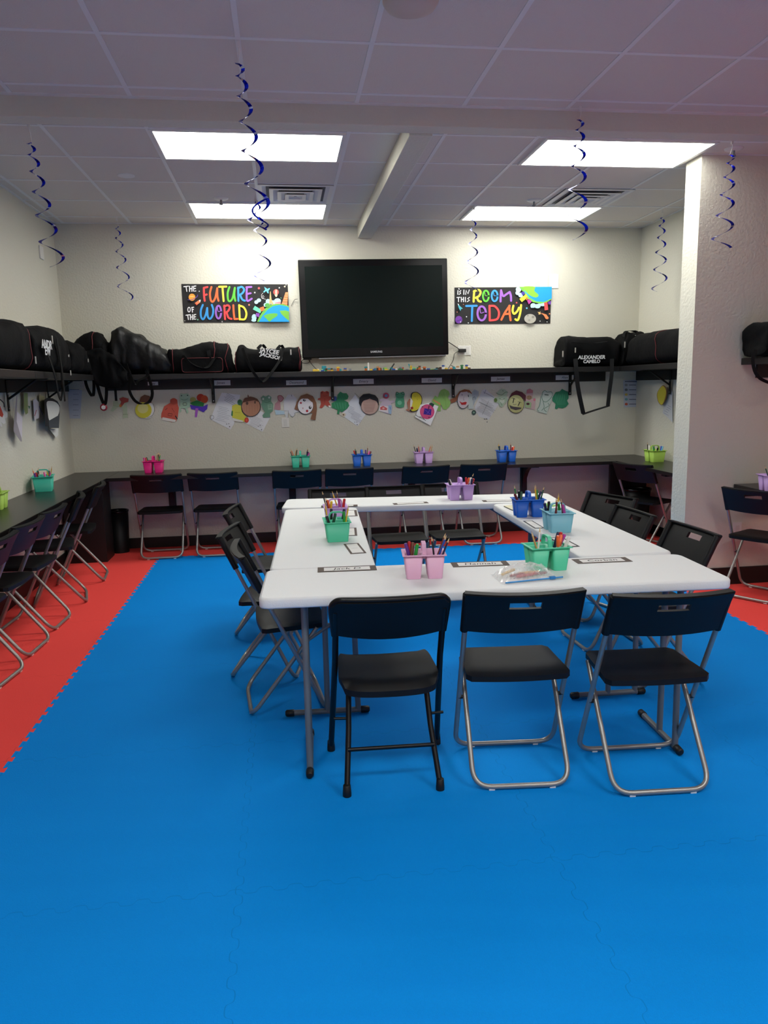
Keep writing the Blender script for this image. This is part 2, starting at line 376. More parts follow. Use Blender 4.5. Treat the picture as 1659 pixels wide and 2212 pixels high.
# ================================================================ CHAIRS
def grid_shell(mb, nu, nv, fn, th, m, skip=lambda i, j: False, smooth=True):
    # fn(u,v)->(point, normal); front and back skins joined at every open edge
    V = []; n1 = (nu+1)*(nv+1)
    for s in (0, 1):
        for j in range(nv+1):
            for i in range(nu+1):
                p, n = fn(i/nu, j/nv); V.append(p-n*th*s)
    id = lambda s, i, j: s*n1+j*(nu+1)+i
    cells = {(i, j) for i in range(nu) for j in range(nv) if not skip(i, j)}; fs = []; es = []
    for (i, j) in cells:
        fs.append((id(0, i, j), id(0, i+1, j), id(0, i+1, j+1), id(0, i, j+1))); fs.append((id(1, i, j), id(1, i, j+1), id(1, i+1, j+1), id(1, i+1, j)))
        for (di, dj, a, b) in ((0, -1, (i, j), (i+1, j)), (1, 0, (i+1, j), (i+1, j+1)), (0, 1, (i+1, j+1), (i, j+1)), (-1, 0, (i, j+1), (i, j))):
            if (i+di, j+dj) not in cells: es.append((id(0, *a), id(1, *a), id(1, *b), id(0, *b)))
    mb.add(V, fs, m, smooth); mb.add(V, es, m, False)
YU0, YU1, ZU0, ZU1 = -.185, .18, .79, .013      # upright loop: top (y,z) and floor (y,z)
def up_y(z): return YU0+(YU1-YU0)*(ZU0-z)/(ZU0-ZU1)
def make_folding_chair():
    t = empty('folding_chair', (0, 0, 0), 0, '', 'chair')
    W = .215
    p = fillet([(-W, up_y(.76), .76), (-W, YU1, ZU1), (W, YU1, ZU1), (W, up_y(.76), .76)], .075, 7)
    b = MB(); b.tube(p, .0105, M_steel, 10); b.build('upright_frame', t)
    w = .19
    p = fillet([(-w, .15, .425), (-w, -.18, ZU1), (w, -.18, ZU1), (w, .15, .425)], .075, 7)
    b = MB(); b.tube(p, .0105, M_steel, 10); b.tube([(-w, .15, .425), (w, .15, .425)], .008, M_steel, 8); b.build('rear_leg_frame', t)
    b = MB()
    for s in (-1, 1): b.lathe([(.009, 0), (.009, .03)], M_rub, 10, X=Matrix.Translation((s*(w-.002), .047, .292)) @ Matrix.Rotation(s*math.pi/2, 4, 'Y'))
    b.build('pivot', t)
    # seat: slightly dished slab, wider behind
    b = MB(); n = 14; hw0, hw1 = .208, .188; y0, y1 = -.125, .205
    def sp(u, v):
        y = y0+(y1-y0)*v; hw = hw0+(hw1-hw0)*v; e = max(0, abs(2*u-1)-.86)/.14; e2 = max(0, abs(2*v-1)-.86)/.14
        hw -= .02*(max(0, abs(2*v-1)-.88)/.12)**2
        y -= (.012 if v < .5 else -.012)*-((2*u-1)**2) if v < .5 else 0
        x = (2*u-1)*hw; z = .452-.006*math.exp(-((2*u-1)**2+(2*v-1)**2)*1.6)-.005*max(e, e2)**2
        if v < .5: z -= .004*(1-v*2)**6
        return Vector((x, y, z)), Vector((0, 0, 1))
    grid_shell(b, 16, 14, sp, .022, M_plast); b.build('seat', t)
    # backrest: bowed panel with hand slot and side sleeves
    z0, z1 = .637, .795; b = MB()
    cols = 22; rows = 12
    def bp(u, v):
        x = (2*u-1)*.226; q = (2*u-1)**2; z = z0+(z1-z0)*v-.010*(1-v)*(1-q)+.006*v*q
        bow = -.030*(1-q)+.004; y = up_y(z)+bow-.008*v**4
        return Vector((x, y, z)), Vector((0, -1, -.2)).normalized()*-1
    grid_shell(b, cols, rows, bp, .014, M_plast, lambda i, j: 8 <= i <= 13 and 8 <= j <= 9)
    b.strap([bp(i/18, 1)[0]+Vector((0, .006, .001)) for i in range(19)], .030, .007, (0, 1, .12), M_plast)
    for s in (-1, 1): b.tube([(s*.217, up_y(z)+.002, z) for z in (.632, .70, .76, .796)], .0165, M_plast, 10)
    b.build('backrest', t)
    for (x, y) in ((-.12, -.18), (.12, -.18), (-.14, .18), (.14, .18)):
        b = MB(); b.box(x-.012, x+.012, y-.008, y+.008, 0, .012, M_wht, bev=.002); b.build('foot_glide', t)
    return t
proto = make_folding_chair(); first = [True]
def place_chair(x, y, rz, label, group):
    o = proto if first[0] else dup(proto); first[0] = False
    o.location = (x, y, .0015); o.rotation_euler = (0, 0, rz); o['label'] = label; o['group'] = group
    return o
g = 'black and steel folding chairs pulled up at the near side of the tables'
place_chair(.884, 2.815, R(-5), 'black folding chair with steel legs at the near table, middle of three', g)
place_chair(1.395, 2.685, R(-3.5), 'black folding chair with steel legs at the near table, rightmost of three', g)
g = 'folding chairs along the left side of the tables'
place_chair(-.05, 3.67, R(-84), 'folding chair left of the tables, nearest, its seat half under the near table corner', g)
place_chair(-.135, 4.13, R(-100), 'folding chair left of the tables, the middle one, its slotted back twisted to the viewer', g)
place_chair(-.165, 4.86, R(-97), 'folding chair left of the tables, the farthest of the three', g)
g = 'folding chairs beyond the far table'
for x, y, a, l in ((.385, 5.50, 178, 'folding chair beyond the far table, left end, mostly hidden by the tabletop'), (.83, 5.53, 181, 'folding chair beyond the far table, middle one with its seat showing in the gap'),
                   (1.275, 5.56, 181, 'folding chair beyond the far table, right one next to the lavender caddy')):
    place_chair(x, y, R(a), l, g)
g = 'folding chairs along the right side of the tables'
place_chair(2.03, 4.78, R(110), 'folding chair right of the tables, the farthest of the three', g)
place_chair(1.88, 4.21, R(93), 'folding chair right of the tables, the middle one', g)
place_chair(1.925, 3.63, R(92), 'folding chair right of the tables, nearest, in front of the white pillar', g)
g = 'folding chairs in a row at the back desk'
for px, py, a, l in ((354, 1199, 1, 'folding chair at the back desk in front of the pink caddy, leftmost'), (473, 1192, -1, 'folding chair at the back desk, second from the left, before bare desk'),
                     (647, 1184, 0, 'folding chair at the back desk in front of the teal caddy'), (756, 1180, 0, 'folding chair at the back desk by the left blue caddy'),
                     (914, 1172, 1, 'folding chair at the back desk in front of the lavender caddy'), (1035, 1166, -2, 'folding chair at the back desk, rightmost, by the right blue caddy')):
    p = onZ(px, py, .01); place_chair(p.x, 7.30 if px < 500 else 7.27, R(a), l, g)
g = 'folding chairs in a row at the left desk'
for k, (px, py) in enumerate(((224, 1246), (188, 1291), (123, 1344), (65, 1398), (21, 1463))):
    p = onZ(px, py, .01)
    place_chair(-1.56-.18, p.y, R((97, 104, 87, 86, 83)[k]), 'folding chair at the left desk, %s' % ('farthest, next to the black side panel', 'second from the far corner', 'third from the far corner', 'fourth from the far corner', 'nearest to the viewer, cut by the photo edge')[k], g)
place_chair(3.40, 6.74, R(-66), 'folding chair facing the short desk behind the white pillar', 'single folding chairs at the right')
place_chair(3.40, 4.92, R(-57), 'folding chair at the right edge of the photo, at the desk on the grey-lit wall', 'single folding chairs at the right')

# the odd chair: all-black, rounded seat, four capped feet
def make_black_chair(x, y, rz):
    t = empty('folding_chair', (x, y, .0015), rz, 'all-black folding chair with rounded seat and rubber feet, leftmost at the near table', 'chair')
    W = .205
    def uy(z): return -.215+(.785-z)*.545
    for s in (-1, 1):
        b = MB(); b.tube([(s*W, uy(.74), .74), (s*(W+.005), uy(.5), .5), (s*(W+.028), uy(.03)-.02, .03)], .0125, M_iron, 10); b.build('front_leg', t)
        b = MB(); b.tube([(s*.155, .02, .425), (s*.165, -.08, .22), (s*.182, -.195, .03)], .0115, M_iron, 10); b.build('rear_leg', t)
        b = MB(); b.tube([(s*.165, -.06, .255), (s*.222, -.055, .255)], .006, M_iron, 6); b.build('side_link', t)
        for (fx, fy, nm) in ((s*(W+.029), uy(.03)-.015, 'rubber_foot'), (s*.183, -.2, 'rubber_foot')):
            c = MB(); c.lathe([(.017, 0), (.017, .012), (.0145, .045), (.013, .046)], M_rub, 14, X=Matrix.Translation((fx, fy, 0))); c.build(nm, t)
    b = MB(); b.tube([(-.172, -.13, .155), (.172, -.13, .155)], .0085, M_iron, 8); b.build('crossbar', t)
    b = MB(); y0, y1 = -.165, .215
    def sp(u, v):
        a = 2*u-1; c = 2*v-1; hw = .197+.006*c*-1
        k = (abs(a)**5+abs(c)**5)**.2/max(abs(a), abs(c), 1e-6) if (a or c) else 1
        x = a/k*hw*1.0; yy = (y0+y1)/2+c/k*(y1-y0)/2-(.018*(1-a*a) if c < 0 else 0)*(-c)
        z = .445-.016*(1-abs(a)**2.5)*(.6+.4*c)-.030*max(0, (-c-.72)/.28)**2*(1)-.02*max(0, (c-.8)/.2)**2
        return Vector((x, yy, z)), Vector((0, 0, 1))
    grid_shell(b, 22, 20, sp, .024, M_plast); b.build('seat', t)
    b = MB()
    def bp(u, v):
        a = 2*u-1; q = a*a; z = .638+.147*v-.022*(1-v)*(1-q); r = max(0, abs(a)-.88)/.12
        if v > .8: z -= .022*r*r*(v-.8)/.2
        return Vector((a*.222, uy(z)-.030*(1-q)+.012, z)), Vector((0, 1, .3)).normalized()
    grid_shell(b, 22, 10, bp, .016, M_plast); b.build('backrest', t)
    b = MB(); path = [(-.212, uy(.64)+.004, .63)]+[tuple(bp(u/16, 1)[0]+Vector((0, .002, .004))) for u in range(17)]+[(.212, uy(.64)+.004, .63)]
    b.tube(fillet(path, .03, 3), .0125, M_iron, 8); b.build('top_rail', t)
make_black_chair(.375, 2.89, R(-2))

# ================================================================ FOLDING TABLES
def folding_table(cx, cy, L, W, rz, label, flip=1):
    t = empty('folding_table', (cx, cy, .0015), rz, label, 'table', 'white plastic folding tables set in a hollow square')
    pol = rrect(-L/2, L/2, -W/2, W/2, .045, 6); b = MB()
    def ring(ins, z): return [(x*(1-2*ins/L), y*(1-2*ins/W), z) for x, y in pol]
    n = len(pol); prof = [(.012, ZT-.045), (.002, ZT-.042), (0, ZT-.036), (0, ZT-.010), (.003, ZT-.004), (.010, ZT-.0015)]
    vs = [p for i, z in prof for p in ring(i, z)]
    b.add(vs, [(k*n+i, k*n+(i+1) % n, (k+1)*n+(i+1) % n, (k+1)*n+i) for k in range(len(prof)-1) for i in range(n)], M_white, True)
    b.add(vs, [tuple(range(n-1, -1, -1)), tuple((len(prof)-1)*n+i for i in range(n))], M_white, False); b.build('tabletop', t)
    for s in (-1, 1):
        x = s*(L/2-.17); f = MB(); h = W*.40
        f.tube([(x, -h, .018), (x, h, .018)], .0135, M_grey, 10)
        for yy in (0, -h*.78*flip): f.tube([(x, yy, .02), (x, yy*.9, ZT-.05)], .0135, M_grey, 10)
        f.tube([(x, -h*.9, ZT-.055), (x, h*.9, ZT-.055)], .011, M_grey, 8)
        f.tube([(x-s*.015, 0, ZT-.25), (x-s*.32, 0, ZT-.05)], .007, M_grey, 6)
        lf = f.build('leg_frame', t)
        for e in (-1, 1):
            c = MB(); c.lathe([(.010, -.006), (.016, 0), (.017, .035), (.015, .037)], M_rub, 12, X=Matrix.Translation((x, e*(h+.008), .018)) @ Matrix.Rotation(e*math.pi/2, 4, 'X'))
            c.build('end_cap', lf)
    return t
folding_table(.835, 3.010, 1.90, .475, R(-2.6), 'white folding table nearest the viewer, with the pink caddy and zip bag', 1)
folding_table(.185, 4.115, 1.68, .475, R(87.4), 'white folding table on the left, with green and lavender caddies', 1)
folding_table(1.577, 4.04, 1.60, .455, R(88.9), 'white folding table on the right, with blue and light blue caddies', 1)
folding_table(.925, 5.135, 1.90, .40, R(-5.9), 'white folding table farthest away, with a lavender caddy', 1)

# ================================================================ CADDIES WITH PENS
def make_caddy(col):
    m = mat('caddy_'+col.strip('#'), col, .4, spec=.4)
    b = MB(); t = .003; S = .092; Hh = .112; D = .069
    def bin3(x0, x1, y0, y1):      # tapered open bin
        i = .011
        o = [(x0, y0), (x1, y0), (x1, y1), (x0, y1)]; lo = [(x0+i, y0+i), (x1-i, y0+i), (x1-i, y1-i), (x0+i, y1-i)]
        def q(ps, d): x0_, y0_ = ps[0]; x1_, y1_ = ps[2]; return rrect(x0_+d, x1_-d, y0_+d, y1_-d, .012, 3)
        rings = [(q(lo, 0), 0), (q(o, 0), Hh), (q(o, t), Hh), (q(lo, t), .004)]
        n = len(rings[0][0]); vs = [(p[0], p[1], z) for r, z in rings for p in r]
        b.add(vs, [(k*n+j, k*n+(j+1) % n, (k+1)*n+(j+1) % n, (k+1)*n+j) for k in range(3) for j in range(n)], m, True)
        b.add(vs, [tuple(range(n-1, -1, -1)), tuple(3*n+j for j in range(n))], m)
    bin3(-S, -.006, -D, -.003); bin3(-S, -.006, .003, D); bin3(.006, S, -D, D)
    e = S+.007
    f_ = D+.007
    for a in ((-e, e, -f_, -D+.003), (-e, e, D-.003, f_), (-e, -S+.003, -D, D), (S-.003, e, -D, D), (-.008, .008, -D, D), (-S, -.006, -.005, .005)):
        b.box(*a, Hh-.004, Hh+.001, m, bev=.001, seg=1)
    h = MB(); p = fillet([(0, -.045, Hh-.02), (0, -.038, Hh+.045), (0, .038, Hh+.045), (0, .045, Hh-.02)], .022, 5)
    h.strap(p, .018, .008, (1, 0, 0), m)
    return b, h
PENCOL = {'red': '#c22128', 'orange': '#ee6a35', 'yellow': '#e9b928', 'green': '#2f9a3d', 'dark green': '#20523a', 'blue': '#2746a8', 'navy': '#1c1d4a',
          'purple': '#5b2c86', 'pink': '#e0559f', 'magenta': '#b03c96', 'brown': '#6d3b2a', 'black': '#17171b', 'white': '#e6e2da', 'maroon': '#6c1626', 'tan': '#c89a5d', 'light blue': '#6fb3d0'}
PMESH = {}
def pen(kind, col, X, label, group):
    key = (kind, col)
    if key not in PMESH:
        m = cmat(PENCOL[col], .4)
        if kind == 'marker':
            b = MB(); b.lathe([(.006, 0), (.0068, .002), (.0068, .1)], M_wht if col in ('orange', 'red', 'magenta', 'white') else m, 10); o = b.build('marker')
            c = MB(); c.lathe([(.0076, .1), (.0076, .145), (.0055, .15)], m, 10); c.build('cap', o)
        else:
            b = MB(); b.lathe([(.0041, 0), (.0041, .165)], m, 6, smooth=False); b.lathe([(.0041, .165), (.0012, .183)], cmat('#d9b98a'), 6); b.lathe([(.0012, .183), (.0004, .189)], m, 6)
            if col in ('yellow',): b.lathe([(.004, -.008), (.004, .0)], cmat('#d98a92'), 8)
            o = b.build('pencil')
        PMESH[key] = o
    else:
        o = dup(PMESH[key])
    o.matrix_world = X; tag(o, label, 'marker' if kind == 'marker' else 'pencil', group); return o
CB = {}
def caddy(px, py, z, rz, col, cname, where, items, sx=1.0):
    p = onZ(px, py, z); t = empty('pen_caddy', (p.x, p.y+.06, z+.0008), rz, '%s plastic pen caddy %s' % (cname, where), 'caddy', 'plastic pen caddies')
    t.scale = (sx, sx, sx)
    if col not in CB:
        b, h = make_caddy(col); B = b.build('tray', t); Hn = h.build('handle', t); CB[col] = (B.data, Hn.data)
    else:
        for nm, d in zip(('tray', 'handle'), CB[col]):
            o = bpy.data.objects.new(nm, d); COL.objects.link(o); o.parent = t
    rnd = random.Random(int(px*7+py))
    slots = {'L': (-.049, -.036), 'l': (-.049, .036), 'R': (.049, -.032), 'r': (.049, .03), 'm': (.049, 0)}
    base = Matrix.Translation((p.x, p.y+.06, z)) @ Matrix.Rotation(rz, 4, 'Z') @ Matrix.Scale(sx, 4)
    cnt = {}
    for it in items.split(','):
        sl, kd, c = it.split(':'); kd = {'m': 'marker', 'p': 'pencil'}[kd]; cx, cy = slots[sl]
        lx, ly = rnd.uniform(-.42, .42), rnd.uniform(-.38, .38); bx = cx-lx*.05+rnd.uniform(-.012, .012); by = cy-ly*.05+rnd.uniform(-.012, .012)
        bx = max(cx-.018, min(cx+.018, bx)); by = max(cy-.014, min(cy+.014, by))
        d = Vector((lx*.8+(.12 if cx > 0 else -.12), ly*.8, 1)).normalized(); X = base @ Matrix.Translation((bx, by, .006)) @ d.to_track_quat('Z', 'Y').to_matrix().to_4x4()
        sc = 1.0; X = X @ Matrix.Scale(1/sx, 4)
        pen(kd, c, X, '%s %s in the %s caddy %s' % (c, kd, cname, where), 'pens in the %s caddy %s' % (cname, where))
    return t
PINK, TEAL, BLUE, LAV, LBL, LIME = '#e0aecb', '#55cba2', '#1560c8', '#c6a2dd', '#7fc0d2', '#a6cc58'
Z90 = R(-90)
caddy(331, 1022, ZD, R(0), '#e0207f', 'hot pink', 'on the back desk, leftmost', 'L:m:pink,L:m:red,l:m:dark green,r:p:orange,R:p:brown,R:p:tan,r:p:dark green,R:p:green')
caddy(650, 1010, ZD, R(0), '#35b79a', 'turquoise', 'on the back desk, left of centre', 'L:p:tan,L:p:brown,l:p:orange,l:p:black,R:m:navy,R:m:magenta,r:m:black,r:p:brown')
caddy(783, 1007, ZD, R(0), BLUE, 'blue', 'on the back desk under the television', 'L:m:black,L:p:dark green,l:m:red,R:m:pink,R:m:maroon,r:m:purple,r:p:brown')
caddy(917, 1001, ZD, R(0), LAV, 'lavender', 'on the back desk, right of centre', 'L:p:red,l:m:navy,l:p:black,R:p:tan,r:p:orange')
caddy(1097, 998, ZD, R(0), BLUE, 'blue', 'on the back desk, rightmost', 'L:p:dark green,l:m:navy,l:p:yellow,R:m:orange,R:m:red,r:p:maroon,r:m:white')
caddy(1420, 998, ZD, R(-88), LIME, 'lime green', 'on the short desk behind the white pillar', 'L:p:black,L:m:white,l:m:brown,R:m:green,r:m:blue,r:m:light blue,R:m:black')
caddy(91, 1062, ZD, R(-78), '#3fb8a0', 'turquoise', 'on the left desk', 'L:m:maroon,L:m:white,l:m:yellow,l:m:dark green,R:m:red,R:m:purple,R:p:orange,r:m:pink,r:m:magenta,r:p:brown,R:p:black,l:p:tan', 1.08)
caddy(-16, 1102, ZD, R(-85), LIME, 'lime green', 'at the left edge on the left desk', 'L:p:black,R:p:red,r:p:brown')
caddy(1684, 1062, ZD, R(-6), LAV, 'lavender', 'at the right edge of the photo', 'L:p:dark green,R:m:navy')
caddy(998, 1081, ZT, R(0), LAV, 'lavender', 'on the farthest white table', 'L:m:black,L:m:white,r:m:red,R:m:navy,R:m:white,r:m:orange,r:p:black,R:m:red', .96)
caddy(727, 1135, ZT, Z90, LAV, 'lavender', 'on the left white table, behind the green one', 'L:p:black,l:p:brown,R:m:yellow,R:m:orange,r:m:red,r:m:magenta,l:p:yellow,R:p:maroon', .93)
caddy(730, 1170, ZT, Z90, TEAL, 'mint green', 'on the left white table', 'L:p:yellow,L:m:black,R:m:black,R:m:dark green,r:m:green,r:p:yellow,l:m:navy', .93)
caddy(1147, 1118, ZT, R(-4), BLUE, 'blue', 'on the right white table', 'L:m:maroon,L:m:dark green,l:p:green,l:m:black,R:p:yellow,r:p:tan,R:p:dark green,r:m:green,r:m:navy', .95)
caddy(1212, 1150, ZT, R(-93), LBL, 'light blue', 'on the right white table', 'L:m:navy,L:m:black,R:p:maroon,R:p:brown,r:p:brown,l:p:yellow,r:m:magenta,l:m:green', .95)
caddy(921, 1252, ZT, R(-6), PINK, 'pale pink', 'on the nearest white table', 'L:m:green,L:m:brown,L:m:purple,L:m:red,R:p:navy,R:p:blue,R:p:black,r:p:brown', .92)
caddy(1190, 1235, ZT, R(2), TEAL, 'mint green', 'on the nearest white table', 'L:p:white,L:p:tan,R:m:orange,R:m:white,r:m:red,r:m:navy,R:m:orange,r:m:magenta', .92)

# ================================================================ NAME CARDS, BOOK, ZIP BAG ON TABLES
def C5(x, y): return 680+x/9.217, 1060+y/9.217
def C4(x, y): return 640+x/3.072, 960+y/3.072
def CR(x, y): return 1100+x/2.968, 940+y/2.968
def C6(x, y): return 860+x/4.1475, 1140+y/4.1475
def C7(x, y): return 1080+x/7.541, 1040+y/7.541
M_pat = mat('card_border', '#4a3b33', .7, var=.9, vscale=160)
def card(conv, pts, word, label, group='name cards taped on the white tables', dz=0, bord=None):
    P = [onZ(*conv(*p), ZT) for p in pts]          # far-left, far-right, near-right, near-left
    c = sum(P, Vector())/4; ex = ((P[1]-P[0])+(P[2]-P[3]))/2; ey = ((P[0]-P[3])+(P[1]-P[2]))/2
    w, h = ex.length, ey.length; ex.normalize(); a = math.atan2(ex.y, ex.x)
    b = MB(); b.box(-w/2, w/2, -h/2, h/2, 0, .0008, bord or M_pat)
    b.box(-w/2+min(.028, w*.14), w/2-min(.028, w*.14), -h/2+min(.016, h*.17), h/2-min(.016, h*.17), .0008, .0012, M_paper)
    if word == '~':      # faint pencil handwriting too small to read
        s = min(h*.16, w*.06); n = 15; b.strap([(-w*.2+w*.4*i/n, s*math.sin(i*2.3)*(.6+.4*math.cos(i)), .0014) for i in range(n+1)], .0014, .0002, (0, 1, 0), cmat('#8a8a90'))
    elif word:
        s = min(h*.52, w*.7/len(word)*1.6); text_mesh(b, word, s, M_ink, Matrix.Translation((0, 0, .0014)) @ (Matrix.Rotation(0, 4, 'Z')), .15, 0, .0001)
    o = b.build('name_card', loc=(c.x, c.y, ZT+.0006+dz)); o.rotation_euler = (0, 0, a); tag(o, label, 'name card', group)
card(C5, [(50, 1530), (1215, 1495), (1232, 1580), (62, 1635)], 'Jack D', 'long name card reading Jack D at the left of the nearest table', dz=.0006)
card(C5, [(630, 1060), (930, 1045), (965, 1245), (650, 1268)], '~', 'small patterned name card on the left table nearest the front')
card(C5, [(500, 748), (835, 738), (838, 898), (500, 908)], '~', 'name card on the left table partly behind the mint green caddy')
card(C5, [(480, 400), (830, 388), (855, 508), (490, 518)], '~', 'name card on the left table beside the lavender caddy')
card(C5, [(140, 300), (858, 278), (845, 312), (115, 328)], '~', 'name card at the left end of the farthest table')
card(C4, [(655, 391), (865, 381), (880, 390), (633, 402)], '~', 'name card in the middle of the farthest table')
card(C4, [(1245, 372), (1440, 366), (1470, 376), (1228, 382)], '~', 'name card on the farthest table right of the lavender caddy')
card(C4, [(1498, 508), (1560, 508), (1655, 555), (1590, 560)], '~', 'black-edged name card on the right table in front of the blue caddy', bord=cmat('#232326'))
card(CR, [(240, 658), (330, 655), (462, 714), (370, 720)], '', 'black-edged card on the right table behind the front mint green caddy', bord=cmat('#2a2528'))
card(C6, [(468, 312), (970, 298), (998, 337), (492, 357)], 'Hannah', 'long name card reading Hannah in the middle of the nearest table')
card(CR, [(405, 797), (745, 783), (790, 811), (435, 826)], 'Corban', 'long name card reading Corban at the right of the nearest table')
# workbook under the blue caddy
P = [onZ(*C7(*p), ZT) for p in ((95, 398), (640, 372), (690, 466), (225, 480))]
c = sum(P, Vector())/4; a = math.atan2((P[1]-P[0]).y, (P[1]-P[0]).x); L_ = (P[1]-P[0]).length; W_ = .16
t = empty('workbook', (c.x, c.y, ZT+.0008), a, 'closed workbook with cream and green cover under the blue caddy', 'book')
b = MB(); b.box(-L_/2, L_/2, -W_/2, W_/2, .0012, .0052, M_paper); b.build('pages', t)
b = MB(); b.box(-L_/2-.003, L_/2+.003, -W_/2-.003, W_/2+.003, 0, .0012, M_ink); b.box(-L_/2-.003, L_/2+.003, -W_/2-.003, W_/2+.003, .0052, .0062, cmat('#d9d5b4'))
b.box(-L_/2+.05, L_/2-.03, -W_/2+.03, W_/2-.03, .0062, .0065, cmat('#8fb9c4')); b.build('cover', t)
b = MB(); q = onZ(*C7(790, 400), ZT); b.prism([(-.07, -.05), (.0, -.06), (.05, -.03), (.07, .03), (.0, .06), (-.06, .03)], 0, .003, cmat('#7ec35a')); b.prism([(-.02, -.03), (.05, -.02), (.03, .03)], .003, .004, cmat('#f2f0d2'))
tag(b.build('paper_cutout', loc=(q.x+.02, q.y+.03, ZT+.0008)), 'bright green paper cutout between the blue and light blue caddies', 'paper')
# zip bag with crayons
zc = onZ(*C6(1125, 440), ZT)
M_bag = mat('clear_plastic', '#f4f4f4', .08, trans=0, alpha=.30, spec=1)
t = empty('zip_bag', (zc.x, zc.y, ZT+.001), R(8), 'clear zip bag with blue slider lying on the nearest table', 'bag')
b = MB(); NB = 18
def blob(u, v):
    a, c = 2*u-1, 2*v-1; hgt = .052*max(0, (1-abs(a)**3))*max(0, 1-abs(c)**2.4)
    z = hgt+.010*noise.noise(Vector((a*7, c*7, 2)))*(hgt > .002)*2+.001
    return Vector((a*.125+.01*c, c*.08, z)), Vector((0, 0, 1))
vs = [blob(i/NB, j/NB)[0] for j in range(NB+1) for i in range(NB+1)]
b.add(vs, [(j*(NB+1)+i, j*(NB+1)+i+1, (j+1)*(NB+1)+i+1, (j+1)*(NB+1)+i) for i in range(NB) for j in range(NB)], M_bag, False); b.build('bag_film', t)
b = MB(); b.tube([(-.12, -.083, .005), (.135, -.083, .007)], .0035, cmat('#2a86c8', .3), 8); b.box(.075, .1, -.09, -.076, .002, .014, cmat('#2476bb', .3), bev=.002); b.build('zip_slider', t)
for k, (x, y, a_, cc) in enumerate(((-.02, 0, .1, '#8f1f26'), (.02, .012, -.2, '#d9a25a'), (.0, -.02, .05, '#b3262b'), (-.05, .02, .5, '#e2be74'), (.05, -.012, .0, '#7c1a22'))):
    b = MB(); b.lathe([(.002, -.004), (.0055, .002), (.006, .01), (.006, .085), (.003, .09)], cmat(cc), 10)
    o = b.build('crayon', None); d = Vector((math.cos(a_), math.sin(a_), .06)); q = t.matrix_basis
    o.matrix_world = Matrix.Translation((zc.x, zc.y, ZT+.009+.004*(k % 2))) @ Matrix.Rotation(R(8), 4, 'Z') @ Matrix.Translation((x-.04, y, .0)) @ d.to_track_quat('Z', 'Y').to_matrix().to_4x4()
    tag(o, '%s crayon inside the clear zip bag' % ('dark red', 'tan orange', 'bright red', 'pale yellow', 'maroon')[k], 'crayon', 'crayons in the zip bag')

# ================================================================ TELEVISION
tl, br = onY(643, 563, YB-.09), onY(967, 766, YB-.09)
tr_, bl = onY(968, 556, YB-.09), onY(654, 774, YB-.09)
cx = (tl.x+br.x+tr_.x+bl.x)/4; cz = (tl.z+br.z+tr_.z+bl.z)/4; TW = ((tr_-tl).length+(br-bl).length)/2; TH = ((tl-bl).length+(tr_-br).length)/2
t = empty('television', (cx, YB-.065, cz), 0, 'large black flat television on the back wall', 'television')
t.rotation_euler = (0, math.atan2(-(tr_-tl).z, (tr_-tl).x)*.5, 0)
b = MB(); b.box(-TW/2, TW/2, -.03, .03, -TH/2, TH/2, M_gloss, bev=.008); b.box(-TW*.3, TW*.3, .03, .06, -TH*.3, TH*.3, M_plast); b.build('casing', t)
b = MB(); b.box(-TW/2+.06, TW/2-.055, -.033, -.0295, -TH/2+.085, TH/2-.065, mat('tv_screen', '#07110f', .35, spec=.12)); b.build('screen', t)
b = MB(); b.box(-TW/2+.16, TW/2-.03, -.028, .0, -TH/2-.012, -TH/2-.0005, mat('tv_strip', '#77777a', .4, metal=.6)); b.build('speaker_strip', t)
b = MB(); text_mesh(b, 'SAMSUNG', .026, cmat('#b8b8bc', .4), Matrix.Translation((0, -.0315, -TH/2+.045)) @ XZ, 0, .0006); b.build('logo', t)
b = MB(); b.box(-.04, .04, -.012, .012, -.012, .012, M_plast, bev=.003)
q = onY(664, 772, YB-.06); o = tag(b.build('sensor_box', loc=(q.x, YB-.06, q.z-.012)), 'small black box hanging under the left corner of the television', 'sensor box')
b = MB()
def wire(px): return [onY(x, y, d) for x, y, d in px]
for pth in ([(655, 776, YB-.05), (652, 782, YB-.03), (658, 785, YB-.03), (668, 783, YB-.03), (667, 777, YB-.05)], [(669, 778, YB-.05), (672, 785, YB-.05), (680, 794, YB-.12), (686, 799, YB-.18)]):
    b.tube(catmull(wire(pth)), .003, M_rub, 6)
tag(b.build('television_cable'), 'thin black cable looping from the left corner of the television', 'cable')
b = MB(); b.tube(catmull(wire([(967, 738, YB-.05), (980, 746, YB-.012), (993, 755, YB-.02)])), .004, M_rub, 6)
b.tube(catmull(wire([(993, 758, YB-.03), (982, 764, YB-.02), (979, 778, YB-.01), (972, 790, YB-.06), (966, 799, YB-.12)])), .003, M_rub, 6)
b.tube(catmull(wire([(974, 789, YB-.06), (980, 792, YB-.08), (988, 799, YB-.12)])), .003, M_rub, 6)
o = b.build('power_cord'); tag(o, 'black power cord from the television to the wall outlet', 'cord')
c2 = MB(); q = onY(1000, 757, YB-.03); c2.box(q.x-.045, q.x+.03, YB-.05, YB-.012, q.z-.018, q.z+.016, M_rub, bev=.004); c2.build('plug', o)
b = MB(); b.tube(catmull(wire([(643, 646, YB-.04), (636, 648, YB-.01), (629, 661, YB-.01)])), .002, M_rub, 5); tag(b.build('loose_wire'), 'short thin wire poking out left of the television', 'wire')

